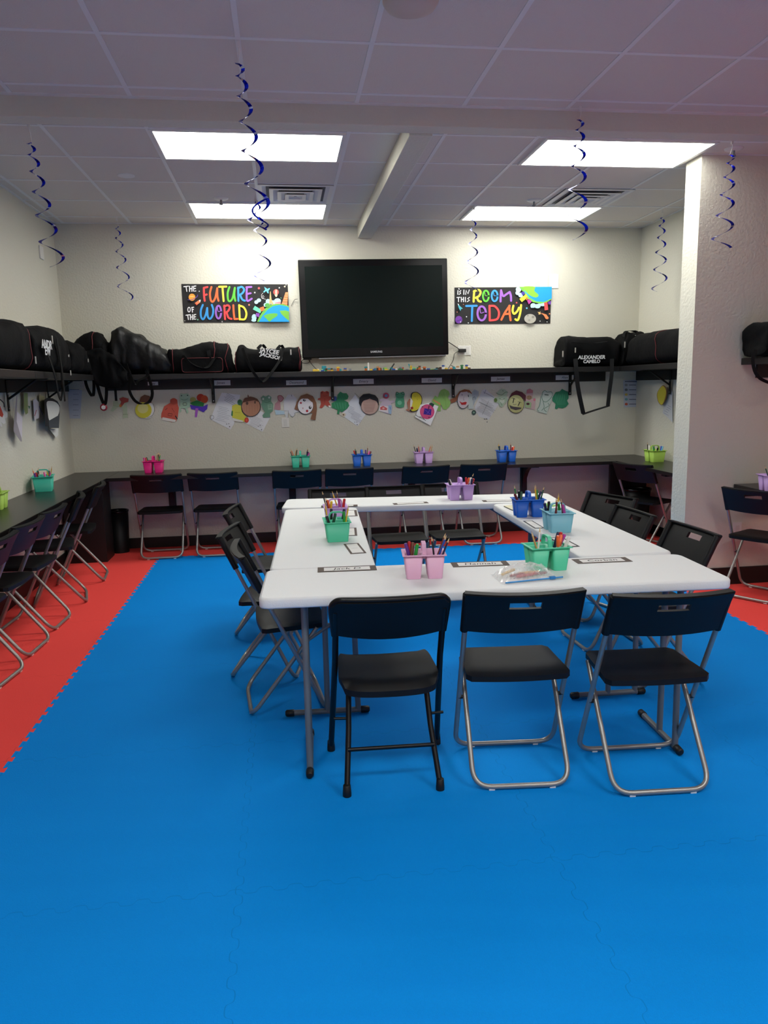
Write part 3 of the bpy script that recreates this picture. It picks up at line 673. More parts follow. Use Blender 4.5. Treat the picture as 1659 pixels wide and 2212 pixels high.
def plate(x0, y0, x1, y1, label, detail=None, yy=YB, n=1):
    a, c_ = onY(x0, y0, yy), onY(x1, y1, yy); w, h = c_.x-a.x, a.z-c_.z
    t = empty('wall_plate', ((a.x+c_.x)/2, yy-.0005, (a.z+c_.z)/2), 0, label, 'wall plate')
    b = MB(); b.box(-w/2, w/2, -.006, 0, -h/2, h/2, M_wht, bev=.002); b.build('cover', t)
    for k in range(n if detail else 0):
        b = MB(); ox = (k-(n-1)/2)*w/n
        b.box(ox-.017, ox+.017, -.008, -.006, -.034, .034, cmat('#d4d2cc', .4), bev=.001); b.build(detail, t)
plate(1166, 593, 1183, 621, 'blank white wall plate above the right banner, left of the pair')
plate(1186, 593, 1206, 623, 'blank white wall plate above the right banner, right of the pair')
plate(989, 747, 1017, 767, 'white outlet plate right of the television with a plug in it', 'socket', n=2)
plate(940, 750, 964, 768, 'white wall plate half hidden under the right corner of the television')
plate(608, 902, 625, 923, 'small white wall plate below the paper drawings', 'socket')
plate(1130, 1020, 1140, 1040, 'white outlet plate on the wall under the back desk by the bracket', 'socket')
q = onY(1583, 1145, YW)
plate(1583, 1128, 1600, 1160, 'white outlet plate low on the grey-lit wall behind the right chair', 'socket', yy=YW)
q = onX(88, 547, XL)
b = MB(); b.box(0, .012, -.05, .05, -.05, .06, M_wht, bev=.003); tag(b.build('wall_sensor', loc=(XL+.0005, q.y, q.z)), 'small white sensor high on the left wall beside the blue streamer', 'sensor')

# ================================================================ WRITTEN SHEETS, BANNERS, DRAWINGS (flat layers standing off the wall)
class Art:
    """flat shapes given in the coordinates of a photo crop, laid on a wall plane"""
    def __init__(s, ox, oy, sc, plane='y', at=YB, base=.004):
        s.o = (ox, oy, sc); s.plane = plane; s.at = at; s.d = base; s.mb = MB()
    def P3(s, x, y, d):
        px, py = s.o[0]+x/s.o[2], s.o[1]+y/s.o[2]
        if s.plane == 'y': return onY(px, py, s.at-s.d) + Vector((0, -d, 0))
        sg = 1 if s.at < 0 else -1
        return onX(px, py, s.at+sg*s.d) + Vector((sg*d, 0, 0))
    def poly(s, pts, col, smooth=0):
        if smooth: pts = [(p.x, p.y) for p in catmull([(x, y, 0) for x, y in pts], smooth, True)]
        m = cmat(col) if isinstance(col, str) else col; n = len(pts); d0 = 0 if not s.mb.v else s.lay-.0004; s.lay = d0+.0008
        vs = [s.P3(x, y, d0) for x, y in pts]+[s.P3(x, y, s.lay) for x, y in pts]
        s.mb.add(vs, [tuple(range(n)), tuple(range(2*n-1, n-1, -1))]+[(i, (i+1) % n, n+(i+1) % n, n+i) for i in range(n)], m); return s
    def ell(s, cx, cy, rx, ry, col, rot=0, n=22, a0=0, a1=360):
        c, sn = math.cos(R(rot)), math.sin(R(rot)); pts = []
        for k in range(n):
            a = R(a0+(a1-a0)*k/(n if a1-a0 == 360 else n-1)); x, y = rx*math.cos(a), ry*math.sin(a); pts.append((cx+x*c-y*sn, cy+x*sn+y*c))
        return s.poly(pts, col)
    def line(s, pts, w, col, smooth=1, closed=False):
        if smooth and len(pts) > 2: pts = [(p.x, p.y) for p in catmull([(x, y, 0) for x, y in pts], 5, closed)]
        if closed: pts = pts+[pts[0]]
        P = [Vector((x, y)) for x, y in pts]; m = cmat(col) if isinstance(col, str) else col
        d = s.lay+.0004; s.lay = d; vs = []; N = len(P)
        for i in range(N):
            t = (P[min(N-1, i+1)]-P[max(0, i-1)]); t = t.normalized() if t.length else Vector((1, 0)); nn = Vector((-t.y, t.x))*w/2
            vs += [s.P3(*(P[i]+nn), d), s.P3(*(P[i]-nn), d)]
        s.mb.add(vs, [(2*i, 2*i+1, 2*i+3, 2*i+2) for i in range(N-1)], m)
        if w > 6:
            for e in (P[0], P[-1]):
                k = 10; s.mb.add([s.P3(e.x+w/2*math.cos(2*math.pi*j/k), e.y+w/2*math.sin(2*math.pi*j/k), d+.0001) for j in range(k)], [tuple(range(k))], m)
        return s
    def scrib(s, x0, y0, x1, y1, n, col, w=2, rot=0, seed=1):
        rn = random.Random(seed)
        for i in range(n):
            y = y0+(y1-y0)*(i+.5)/n; a = x0+rn.random()*(x1-x0)*.15; b = x1-rn.random()*(x1-x0)*.35
            cx, cy = (x0+x1)/2, (y0+y1)/2; c, sn = math.cos(R(rot)), math.sin(R(rot))
            q = [(a, y), ((a+b)/2, y+rn.uniform(-2, 2)), (b, y)]
            s.line([(cx+(x-cx)*c-(yy-cy)*sn, cy+(x-cx)*sn+(yy-cy)*c) for x, yy in q], w, col, 0)
        return s
    def done(s, name, label, cat, group=None): return tag(s.mb.build(name), label, cat, group)

RD, OR, YE, GR, BL, PU = '#ef4b4b', '#f4703c', '#f1e04a', '#63c43f', '#3c9be0', '#a267c9'
a = Art(380, 600, 6.38); W0 = '#f2f2f2'
a.poly([(75, 85), (800, 88), (1540, 90), (1562, 612), (800, 616), (110, 618)], '#1c1a1b')
def word(a, strokes, w, col):
    for st in strokes: a.line(st, w, col)
F1 = [(RD, [[(385, 140), (388, 240), (397, 318)], [(385, 140), (435, 128)], [(400, 238), (425, 230)]]),
      (OR, [[(490, 128), (470, 210), (480, 305), (510, 330), (545, 270), (570, 145)], [(570, 145), (572, 250), (588, 318)]]),
      (YE, [[(595, 125), (695, 122)], [(642, 130), (650, 230), (658, 322)]]),
      (GR, [[(738, 128), (714, 210), (720, 305), (750, 322), (785, 270), (812, 140)], [(812, 140), (805, 240), (820, 318)]]),
      (BL, [[(858, 135), (862, 320)], [(855, 150), (905, 125), (940, 165), (915, 215), (868, 240)], [(885, 238), (915, 300), (952, 318)]]),
      (PU, [[(972, 132), (1040, 128)], [(978, 135), (975, 240), (985, 320), (1045, 290)], [(980, 225), (1030, 215)]]),
      (BL, [[(372, 375), (345, 450), (348, 540), (380, 572), (415, 500), (432, 418)], [(432, 418), (440, 530), (470, 568), (505, 520), (515, 440), (495, 375)]]),
      (RD, [[(667, 385), (678, 572)], [(665, 400), (715, 380), (742, 410), (720, 460), (682, 482)], [(700, 480), (725, 550), (768, 568)]]),
      (OR, [[(792, 380), (797, 480), (808, 570)], [(808, 570), (850, 568)]]),
      (YE, [[(872, 378), (880, 575)], [(872, 385), (935, 410), (972, 490), (950, 570), (885, 572)]])]
for c_, st in F1: word(a, st, 27, c_)
a.line([(588+36*math.cos(t*math.pi/6), 475+88*math.sin(t*math.pi/6)) for t in range(12)], 26, PU, closed=True); a.line([(575, 410), (582, 462), (608, 466)], 10, PU)
for st in ([(112, 125), (175, 118)], [(142, 125), (152, 190)], [(190, 120), (190, 190)], [(226, 120), (222, 190)], [(190, 155), (222, 152)], [(246, 120), (246, 190), (276, 184)], [(246, 120), (276, 116)], [(246, 152), (272, 150)],
           [(222, 410), (230, 476)], [(222, 412), (248, 408)], [(226, 442), (244, 438)], [(142, 518), (193, 512)], [(165, 516), (175, 578)], [(202, 512), (204, 578)], [(232, 510), (232, 578)], [(202, 545), (232, 542)],
           [(252, 512), (252, 578), (278, 572)], [(252, 512), (277, 508)], [(252, 542), (274, 540)]): a.line(st, 13, W0, 0)
a.line([(184+17*math.cos(t*math.pi/5), 442+32*math.sin(t*math.pi/5)) for t in range(10)], 12, W0, closed=True)
a.ell(225, 272, 46, 50, '#f0a23c'); a.ell(222, 262, 34, 10, '#f7c36a'); a.line([(170, 305), (225, 305), (290, 268), (302, 240)], 8, '#6d4fb0')
a.poly([(262, 352), (320, 312), (342, 318), (338, 342), (300, 372)], '#f08a5a'); a.poly([(320, 312), (345, 305), (338, 342)], W0); a.poly([(262, 352), (300, 372), (290, 385)], '#e24b3b')
for x, y, r, c_ in ((325, 190, 7, W0), (1145, 148, 16, '#e85a5a'), (1088, 208, 10, W0), (1425, 142, 9, W0), (1500, 125, 11, '#f0d9b0'), (1518, 103, 6, W0), (1010, 377, 12, '#f09070'), (305, 580, 9, '#7ed0a0'), (127, 596, 5, W0), (640, 608, 9, '#b0a8a8'), (1448, 282, 6, '#7ed0a0')):
    a.ell(x, y, r, r, c_, n=10)
CL = '#b9e3ea'
for x, y, rx, ry in ((1110, 340, 28, 26), (1145, 315, 30, 26), (1270, 330, 32, 34), (1400, 325, 48, 38), (1330, 345, 60, 30), (1240, 380, 30, 30), (1080, 550, 34, 46), (1075, 590, 34, 20)): a.ell(x, y, rx, ry, CL, n=14)
a.poly([(1218, 130), (1262, 160), (1290, 145), (1296, 158), (1275, 185), (1280, 220), (1262, 215), (1245, 185), (1215, 210), (1205, 198), (1232, 170)], '#6fd0e8')
a.line([(1200, 215), (1180, 245), (1190, 290), (1215, 270), (1200, 250), (1190, 285), (1240, 302)], 4, W0)
a.ell(1380, 203, 38, 40, '#e0574e'); a.ell(1382, 203, 14, 39, '#f3b8a6'); a.poly([(1358, 236), (1402, 236), (1392, 268), (1376, 270)], '#e9cfae')
a.poly([(1298, 195), (1306, 195), (1318, 300), (1350, 380), (1330, 385), (1312, 345), (1296, 385), (1285, 385)], '#d8b378')
a.poly([(1510, 205), (1545, 205), (1535, 400), (1445, 395), (1470, 330)], '#f0a06a')
for k in range(5): a.line([(1500-k*12, 240+k*32), (1540, 243+k*32)], 5, '#b9652f', 0)
a.poly([(1365, 350), (1440, 335), (1450, 395), (1360, 390)], '#e46a72'); a.line([(1362, 362), (1446, 352)], 6, '#f6dede', 0)
a.poly([(1120, 612), (1150, 540), (1215, 440), (1290, 385), (1380, 365), (1480, 370), (1557, 395), (1562, 611)], '#6cc04c')
a.poly([(1145, 612), (1200, 520), (1270, 440), (1340, 395), (1430, 380), (1530, 400), (1557, 420), (1562, 611)], '#1fa0e8')
a.poly([(1215, 530), (1290, 500), (1390, 497), (1395, 530), (1330, 575), (1290, 608), (1250, 570)], '#6cc04c', 4)
a.poly([(1430, 460), (1510, 455), (1557, 470), (1560, 600), (1510, 560), (1450, 500)], '#7cc243')
a.poly([(1090, 392), (1185, 448), (1165, 495), (1062, 440)], '#6fd7b4'); a.poly([(1155, 420), (1210, 400), (1225, 450), (1175, 470)], '#ee7b45'); a.poly([(1105, 490), (1155, 495), (1150, 550), (1100, 530)], '#8a4db4'); a.ell(1262, 385, 34, 30, '#5ca94e')
a.done('wall_banner', 'black banner with rainbow words THE FUTURE OF THE WORLD left of the television', 'banner')
a = Art(970, 600, 6.636)
a.poly([(80, 140), (800, 136), (1465, 132), (1452, 655), (800, 660), (82, 662)], '#1c1a1b')
for c_, st in ((YE, [[(362, 190), (355, 260), (352, 342)], [(355, 195), (420, 175), (452, 205), (430, 260), (380, 288)], [(400, 285), (420, 330), (455, 342)]]),
               (PU, [[(745, 180), (740, 260), (737, 340)], [(745, 185), (775, 262), (815, 240), (868, 205)], [(868, 205), (885, 260), (888, 330)]]),
               (BL, [[(245, 405), (395, 402)], [(332, 408), (325, 620)]]),
               (RD, [[(578, 402), (582, 612)], [(580, 405), (655, 410), (712, 490), (690, 590), (590, 612)]]),
               (OR, [[(868, 402), (800, 500), (748, 602)], [(862, 402), (866, 500), (880, 610)], [(800, 522), (868, 516)]]),
               (YE, [[(920, 402), (908, 470), (930, 518), (975, 480), (1000, 430)], [(1030, 392), (1018, 500), (985, 605), (948, 596)]])): word(a, st, 30, c_)
for x, c_ in ((525, GR), (650, BL)):
    a.line([(x+42*math.cos(t*math.pi/6), 262+76*math.sin(t*math.pi/6)) for t in range(12)], 26, c_, closed=True); a.line([(x-15, 212), (x-8, 255), (x+18, 260)], 9, c_)
a.line([(465+60*math.cos(t*math.pi/6), 512+100*math.sin(t*math.pi/6)) for t in range(12)], 30, PU, closed=True); a.line([(440, 430), (450, 505), (495, 495)], 11, PU)
for st in ([(125, 185), (122, 240)], [(165, 187), (146, 203), (164, 222), (142, 240)], [(210, 178), (208, 240)], [(235, 240), (240, 182), (268, 232), (286, 178)], [(110, 285), (155, 282)], [(131, 285), (131, 345)], [(172, 282), (172, 345)], [(203, 282), (203, 345)],
           [(172, 312), (203, 312)], [(230, 282), (230, 345)], [(288, 284), (262, 302), (288, 324), (256, 345)], [(135, 158), (142, 166)]): a.line(st, 13, W0, 0)
for x, y, rx, ry in ((990, 170, 40, 40), (975, 220, 30, 30), (1020, 250, 34, 34), (1200, 400, 40, 34), (1260, 410, 44, 32), (1180, 415, 20, 20), (1330, 380, 60, 30)): a.ell(x, y, rx, ry, CL, n=14)
a.poly([(1000, 134), (1060, 210), (1100, 290), (1190, 350), (1300, 375), (1400, 350), (1462, 310), (1465, 132)], '#79c94c')
a.poly([(1050, 134), (1090, 220), (1150, 290), (1240, 340), (1350, 350), (1463, 300), (1465, 132)], '#1fa0e8')
a.poly([(1052, 134), (1220, 134), (1215, 190), (1275, 250), (1240, 285), (1170, 265), (1110, 220)], '#8cc63e', 4)
for pts, c_ in (([(1025, 215), (1065, 195), (1085, 235), (1045, 255)], '#4a3fa5'), ([(1000, 305), (1100, 235), (1118, 285), (1035, 352)], '#eadb3f'), ([(1088, 295), (1115, 280), (1125, 310), (1100, 325)], '#ee7b3a'),
                ([(1110, 330), (1140, 305), (1180, 340), (1135, 385)], '#b83f9a'), ([(1352, 360), (1400, 352), (1412, 462), (1362, 470)], '#ea4f4f'), ([(1405, 345), (1452, 335), (1450, 385), (1415, 385)], '#6a3aa0')): a.poly(pts, c_)
a.ell(1153, 590, 84, 68, '#b3afa3'); a.ell(1195, 565, 20, 20, '#8d897f', n=12); a.ell(1120, 545, 12, 12, '#8d897f', n=10); a.ell(1140, 610, 16, 12, '#97938a', n=10)
a.poly([(1305, 505), (1385, 530), (1420, 580), (1400, 598), (1375, 592), (1350, 545)], '#f08a55'); a.poly([(1260, 490), (1280, 500), (1300, 485), (1298, 510), (1312, 525), (1290, 522), (1278, 535), (1275, 515)], '#f2c27a')
a.poly([(115, 372), (150, 410), (190, 445), (165, 452), (155, 482), (130, 430)], '#4fb9c9'); a.poly([(115, 372), (135, 385), (128, 405)], W0)
a.ell(132, 604, 50, 54, '#7a3fa8'); a.line([(100, 625), (140, 612), (172, 590)], 10, '#4d2485')
for x, y, r, c_ in ((198, 384, 6, '#e08070'), (108, 495, 7, '#e0907a'), (242, 562, 8, W0), (267, 650, 7, W0), (158, 637, 7, W0), (957, 362, 11, '#e85a5a'), (1102, 440, 12, '#6fc3e0'), (1292, 625, 7, W0), (1427, 520, 10, '#e08a5a'), (1392, 636, 6, W0)): a.ell(x, y, r, r, c_, n=10)
a.done('wall_banner', 'black banner with rainbow words IS IN THIS ROOM TODAY right of the television', 'banner')

# name tags on the shelf cleat
def shelf_tag(x0, y0, x1, y1, w, label):
    p, q = onY(x0, y0, FY), onY(x1, y1, FY); W_, H_ = q.x-p.x, p.z-q.z; b = MB()
    z = min((p.z+q.z)/2, ZS-.0485-H_/2-.002)
    b.box(-W_/2, W_/2, -.002, 0, -H_/2, H_/2, cmat('#31262b')); b.box(-W_/2+.022, W_/2-.022, -.0035, -.002, -H_/2+.009, H_/2-.009, M_paper)
    if w: text_mesh(b, w, .036, M_ink, Matrix.Translation((0, -.004, 0)) @ XZ, .2, 0, .0002)
    o = b.build('name_tag', loc=((p.x+q.x)/2, FY-.0005, z)); o.rotation_euler = (0, R(1.1)*0, 0); tag(o, label, 'name tag', 'name tags on the shelf edge')
shelf_tag(314, 823, 347, 834, 'Jay', 'name tag on the shelf cleat behind the hanging bag strap')
shelf_tag(451, 820, 503, 834, 'Jones', 'name tag reading Jones on the shelf cleat')
shelf_tag(613, 820, 667, 833, 'Desmond', 'name tag reading Desmond on the shelf cleat')
shelf_tag(758, 817, 812, 831, 'Emery', 'name tag reading Emery on the shelf cleat')
shelf_tag(906, 815, 959, 828, 'David', 'name tag reading David on the shelf cleat')
shelf_tag(1056, 812, 1106, 825, 'James', 'name tag reading James on the shelf cleat')
shelf_tag(1196, 809, 1243, 822, 'Alex', 'name tag reading Alex on the shelf cleat by the long strap')

GD = "children's paper drawings hung under the back shelf"
def D6(base=.006): return Art(230, 820, 4.254, base=base)
def D7(base=.006): return Art(600, 820, 4.608, base=base)
def D8(base=.006): return Art(940, 820, 5.53, base=base)
def drw(a, label, name='paper_drawing', grp=GD): return a.done(name, label, 'drawing', grp)
K = '#1e1d22'
# --- left part
a = D6(); a.poly([(115, 170), (150, 150), (165, 165), (205, 170), (205, 205), (180, 225), (190, 250), (190, 300), (200, 350), (150, 355), (155, 300), (140, 260), (110, 250), (60, 295), (35, 290), (60, 240), (60, 200), (95, 190), (115, 225), (130, 205)], '#b9c7a9')
a.poly([(115, 175), (150, 160), (205, 175), (200, 205), (165, 215), (135, 255), (120, 240), (135, 205)], '#b04c44'); a.ell(128, 240, 10, 14, '#cf7a35'); a.line([(60, 235), (115, 250)], 6, '#a7b78f'); a.line([(150, 320), (198, 318)], 3, '#6f8a62')
drw(a, 'red and pale green creature drawing beside the hanging straps')
a = D6(.012); a.ell(375, 280, 68, 78, '#e8e7e2'); a.ell(340, 280, 76, 74, '#d8ce3e'); a.ell(335, 265, 50, 45, '#dcd68a'); a.line([(375, 350), (420, 330), (442, 280), (430, 225)], 3, K); a.poly([(300, 205), (315, 160), (350, 138), (395, 150), (418, 180), (412, 215), (350, 210)], '#7a4f3a')
drw(a, 'round yellow face drawing with brown hair behind the strap loop')
a = D6(); a.poly([(505, 310), (530, 245), (590, 210), (585, 185), (615, 170), (650, 185), (655, 230), (665, 260), (655, 345), (640, 385), (600, 390), (520, 370), (502, 345)], '#cf5b48'); a.poly([(515, 345), (640, 370), (630, 392), (510, 372)], '#e3ded6'); a.ell(618, 200, 33, 30, '#c4523f')
a.line([(570, 310), (605, 315), (600, 335), (565, 330)], 4, K, 0, True); a.line([(540, 280), (560, 262)], 4, K); a.line([(635, 335), (650, 360)], 9, K); a.line([(600, 260), (625, 300)], 3, '#8c3428')
drw(a, 'orange-red figure drawing with white hem, left under the shelf')
a = D6(.01); a.poly([(672, 160), (680, 125), (712, 132), (745, 125), (768, 150), (768, 250), (740, 262), (755, 300), (740, 312), (725, 265), (680, 262), (690, 290), (672, 305), (668, 270), (678, 240)], '#a9c9ae'); a.ell(690, 148, 6, 5, K, n=8); a.ell(745, 145, 6, 5, K, n=8); a.line([(685, 178), (715, 188), (750, 175)], 2.5, '#3c6a4a'); a.line([(706, 235), (706, 215), (735, 215), (735, 235)], 3, K, closed=True)
drw(a, 'pale green frog drawing next to the orange-red figure')
a = D6(); a.ell(795, 185, 28, 24, '#a8a45a'); a.ell(865, 165, 36, 34, '#b8341f'); a.ell(900, 180, 34, 36, '#c24a22'); a.poly([(765, 215), (830, 190), (900, 215), (890, 248), (800, 240)], '#1f7a3a'); a.poly([(765, 232), (880, 250), (932, 225), (925, 270), (890, 300), (850, 280), (780, 272)], '#5130b4'); a.poly([(818, 262), (845, 265), (832, 345), (812, 345)], '#a558c0')
drw(a, 'rainbow coloured paper shape in red, green and purple')
a = D6(.004); a.poly([(1005, 235), (1060, 120), (1230, 140), (1170, 410), (1140, 460), (955, 365)], '#e2e4e8'); a.scrib(1080, 140, 1200, 220, 6, '#5a5d68', 2.5, 28); a.scrib(1010, 250, 1140, 390, 9, '#9296a0', 2, 14); a.line([(970+18*math.cos(t), 345+18*math.sin(t)) for t in range(0, 7)], 3, '#5a5a60'); a.ell(1105, 408, 4, 4, K, n=6); a.ell(1125, 405, 4, 4, K, n=6); a.ell(1132, 432, 5, 5, K, n=6)
drw(a, 'tilted white worksheet with grey writing, left of the brown round face')
a = D6(.010); a.poly([(1155, 240), (1190, 225), (1235, 240), (1245, 300), (1290, 350), (1280, 390), (1170, 380), (1150, 330)], '#d8d24a'); a.poly([(1155, 350), (1260, 380), (1250, 392), (1165, 380)], '#e3e1d8'); a.ell(1225, 208, 22, 26, '#35704c'); a.poly([(1150, 290), (1162, 285), (1160, 335), (1146, 330)], '#2c7a4a'); a.ell(1288, 372, 20, 24, '#c9392c'); a.ell(1288, 372, 11, 14, '#e05a45'); a.line([(1180, 300), (1230, 305)], 3, '#a8a02c')
drw(a, 'yellow figure drawing with a red hand, beside the brown round face')
a = D6(.016); a.ell(1328, 250, 90, 92, K); a.ell(1328, 250, 84, 86, '#b88468'); a.poly([(1245, 215), (1270, 170), (1325, 155), (1385, 175), (1410, 210), (1360, 190), (1300, 200)], '#6b4634'); a.poly([(1295, 160), (1300, 135), (1312, 158)], '#6b4634'); a.ell(1292, 218, 12, 15, '#5d4237'); a.ell(1365, 208, 7, 14, '#5d4237')
for k in range(6): a.line([(1262+k*25, 230), (1264+k*25, 320-abs(k-2.5)*14)], 3, '#a8735a', 0)
drw(a, 'round brown face drawing with dark brown hair')
a = D6(.004); a.poly([(1310, 330), (1420, 290), (1508, 340), (1435, 480), (1265, 395)], '#e6e7e9'); a.scrib(1310, 345, 1450, 440, 8, '#9498a2', 2, 24); a.ell(1395, 430, 4, 4, K, n=6); a.ell(1412, 420, 4, 4, K, n=6); a.ell(1425, 460, 5, 5, K, n=6)
drw(a, 'tilted white worksheet below the round brown face')
a = D6(.012); a.poly([(1418, 165), (1440, 145), (1462, 155), (1490, 142), (1515, 160), (1512, 200), (1532, 225), (1528, 290), (1500, 310), (1505, 345), (1440, 350), (1432, 330), (1455, 300), (1420, 230), (1430, 205)], '#6f9a80'); a.ell(1440, 178, 9, 10, '#d5dfd6', n=10); a.ell(1495, 165, 9, 10, '#d5dfd6', n=10); a.line([(1450, 205), (1475, 212), (1505, 200)], 3, '#2d5a42'); a.poly([(1480, 230), (1525, 225), (1522, 275), (1485, 278)], '#8fb59a'); a.line([(1490, 240), (1515, 238)], 2.5, '#2d5a42'); a.line([(1490, 255), (1515, 253)], 2.5, '#2d5a42')
drw(a, 'grey-green frog drawing holding a card, right of the brown round face')
a = D7(); a.poly([(0, 165), (35, 155), (60, 185), (45, 215), (25, 225), (30, 295), (5, 310), (-35, 300), (-28, 240), (0, 215)], '#b98a90'); a.poly([(-30, 300), (60, 312), (78, 345), (-20, 350)], '#b6d2e2'); a.line([(2, 165), (30, 160), (58, 185), (30, 218), (5, 195)], 4, '#8c3038', closed=True); a.poly([(62, 312), (105, 310), (102, 380), (80, 378)], '#d6d8d8'); a.line([(62, 312), (105, 310), (102, 380)], 3, '#55565c', 0)
drw(a, 'small drawing of a red-hooded seated figure in blue')
a = D7(.004); a.poly([(60, 215), (100, 150), (150, 150), (190, 190), (180, 225), (215, 315), (175, 335), (150, 375), (120, 360), (118, 335), (60, 320)], '#d6d7db'); a.line([(135, 150), (140, 168)], 4, K); a.line([(120, 345), (145, 372), (172, 352), (168, 335), (215, 318)], 3, '#4a6a66')
drw(a, 'crumpled grey white paper left of the brown-haired face')
a = D7(.014); a.poly([(165, 295), (190, 220), (230, 160), (290, 140), (350, 165), (385, 230), (390, 290), (375, 405), (325, 395), (345, 330), (300, 340)], '#8a5f45'); a.ell(275, 262, 80, 86, K); a.ell(276, 260, 76, 82, '#ece9ec'); a.poly([(205, 215), (240, 170), (300, 165), (350, 200), (340, 225), (300, 190), (240, 190)], '#8a5f45'); a.ell(265, 205, 15, 12, K, n=12); a.ell(269, 202, 6, 5, W0, n=8); a.ell(322, 277, 14, 16, K, n=12); a.ell(325, 272, 6, 6, W0, n=8); a.ell(230, 232, 11, 10, '#b5404f', n=10); a.ell(292, 312, 12, 13, '#b5303f', n=10); a.ell(250, 285, 6, 9, '#c79aa0', n=10)
drw(a, 'girl face drawing with long brown hair and blushing cheeks')
a = D7(.008); a.poly([(425, 125), (445, 112), (465, 122), (490, 112), (512, 125), (510, 165), (535, 170), (530, 195), (505, 215), (530, 265), (505, 270), (470, 250), (440, 285), (415, 280), (430, 240), (425, 205), (397, 200), (400, 188), (425, 182)], '#b8503f'); a.ell(440, 130, 8, 8, '#7c2a22', n=8); a.ell(492, 130, 8, 8, '#7c2a22', n=8); a.poly([(505, 255), (532, 262), (522, 280), (505, 270)], '#e6e2dc'); a.line([(450, 160), (475, 165), (490, 155)], 3, '#7c2a22'); a.line([(467, 190), (467, 235)], 3, '#7c2a22', 0)
drw(a, 'orange-red bear drawing with round ears, beside the left bracket')
a = D7(.012); a.poly([(595, 150), (622, 120), (650, 135), (685, 135), (705, 165), (695, 195), (660, 205), (700, 225), (712, 260), (690, 290), (640, 325), (615, 310), (612, 345), (590, 340), (595, 300), (540, 280), (535, 235), (575, 215), (590, 190)], '#2f8a5c'); a.poly([(535, 190), (560, 165), (585, 170), (588, 205), (560, 215), (540, 210)], '#33589a')
for k in range(5): a.line([(560+k*28, 225+5*(k % 2)), (580+k*24, 290)], 3, '#5fae85', 0)
for k in range(3): a.line([(610+k*25, 150), (640+k*20, 195)], 3, '#1f6a44', 0)
drw(a, 'dark green scribbled animal drawing with a blue hand')
a = D7(.004); a.poly([(630, 350), (700, 240), (770, 150), (810, 200), (850, 320), (880, 340), (795, 465)], '#dfe4ea'); a.line([(765, 135), (800, 165), (830, 205)], 2.5, '#55586a'); a.scrib(700, 270, 770, 340, 5, '#8a90a0', 2.2, 28); a.scrib(720, 330, 850, 410, 7, '#8a90a0', 2, 28); a.ell(654, 350, 22, 20, '#d9cfb4'); a.ell(654, 350, 9, 8, '#7a5a4a', n=8); a.ell(765, 423, 4, 4, K, n=6); a.ell(787, 422, 4, 4, K, n=6); a.ell(790, 448, 5, 5, K, n=6)
drw(a, 'tilted blue-white worksheet left of the black-haired face')
a = D7(.016); a.poly([(808, 235), (815, 180), (850, 145), (910, 138), (970, 155), (1000, 190), (1008, 250), (985, 290), (970, 220), (850, 210), (835, 285)], K); a.ell(915, 265, 88, 84, '#2b2628'); a.ell(915, 265, 84, 80, '#c9ab9f')
for k in range(9): a.line([(842+k*3, 205+k*14), (905, 200+k*15), (985-k*4, 208+k*13)], 3, '#8a5a50')
a.poly([(838, 215), (850, 178), (915, 168), (975, 185), (990, 218), (915, 190)], K)
drw(a, 'round face drawing with thick black hair')
a = D7(.008); a.poly([(1045, 145), (1075, 125), (1108, 135), (1115, 170), (1098, 190), (1112, 210), (1160, 205), (1162, 225), (1125, 235), (1142, 280), (1130, 345), (1095, 340), (1010, 310), (1020, 245), (1040, 215), (1012, 220), (1010, 200), (1045, 185), (1065, 188)], '#c9b9c8'); a.ell(1078, 160, 30, 30, '#bb4a5e'); a.ell(1078, 160, 15, 14, '#5a88b5'); a.poly([(1015, 260), (1100, 265), (1098, 330), (1005, 310)], '#e6dfe2'); a.poly([(1020, 275), (1050, 262), (1090, 285), (1085, 305), (1020, 300)], '#cf5f60'); a.ell(1052, 285, 12, 9, '#e8b4b0'); a.poly([(1100, 255), (1135, 255), (1130, 345), (1102, 335)], '#9fbcd6')
a.line([(1115, 270), (1125, 300)], 4, '#3a5f96')
drw(a, 'pink and blue figure drawing right of the black-haired face')
a = D7(.012); a.poly([(1170, 150), (1185, 122), (1208, 132), (1225, 128), (1250, 122), (1265, 145), (1255, 175), (1262, 240), (1255, 275), (1215, 280), (1175, 268), (1170, 220), (1180, 180)], '#4a9a72'); a.ell(1188, 138, 14, 14, '#23563e', n=12); a.ell(1188, 138, 8, 8, '#6fb592', n=10); a.ell(1246, 136, 14, 14, '#23563e', n=12); a.ell(1246, 136, 8, 8, '#6fb592', n=10); a.line([(1190, 175), (1215, 185), (1245, 172)], 3, '#23563e'); a.ell(1212, 230, 22, 22, '#7cbf9c')
drw(a, 'green frog drawing with large round eyes in the centre row')
a = D7(.014); a.poly([(1285, 230), (1310, 190), (1325, 200), (1320, 300), (1345, 320), (1330, 325), (1270, 300), (1300, 290)], '#b07860'); a.poly([(1325, 150), (1355, 124), (1400, 130), (1435, 175), (1432, 240), (1400, 300), (1350, 322), (1312, 310), (1325, 260)], K, 4); a.poly([(1335, 155), (1360, 130), (1398, 136), (1429, 178), (1426, 238), (1396, 294), (1352, 314), (1325, 300), (1335, 250)], '#dccf35', 4); a.poly([(1322, 175), (1345, 215), (1335, 260), (1315, 305)], '#e8e4d8'); a.poly([(1320, 275), (1345, 268), (1350, 290), (1330, 300)], '#a02a24'); a.line([(1360, 165), (1372, 172)], 3, '#8a7f1c'); a.line([(1385, 190), (1390, 200)], 3, '#8a7f1c')
drw(a, 'yellow half-face drawing with red lips turned sideways')
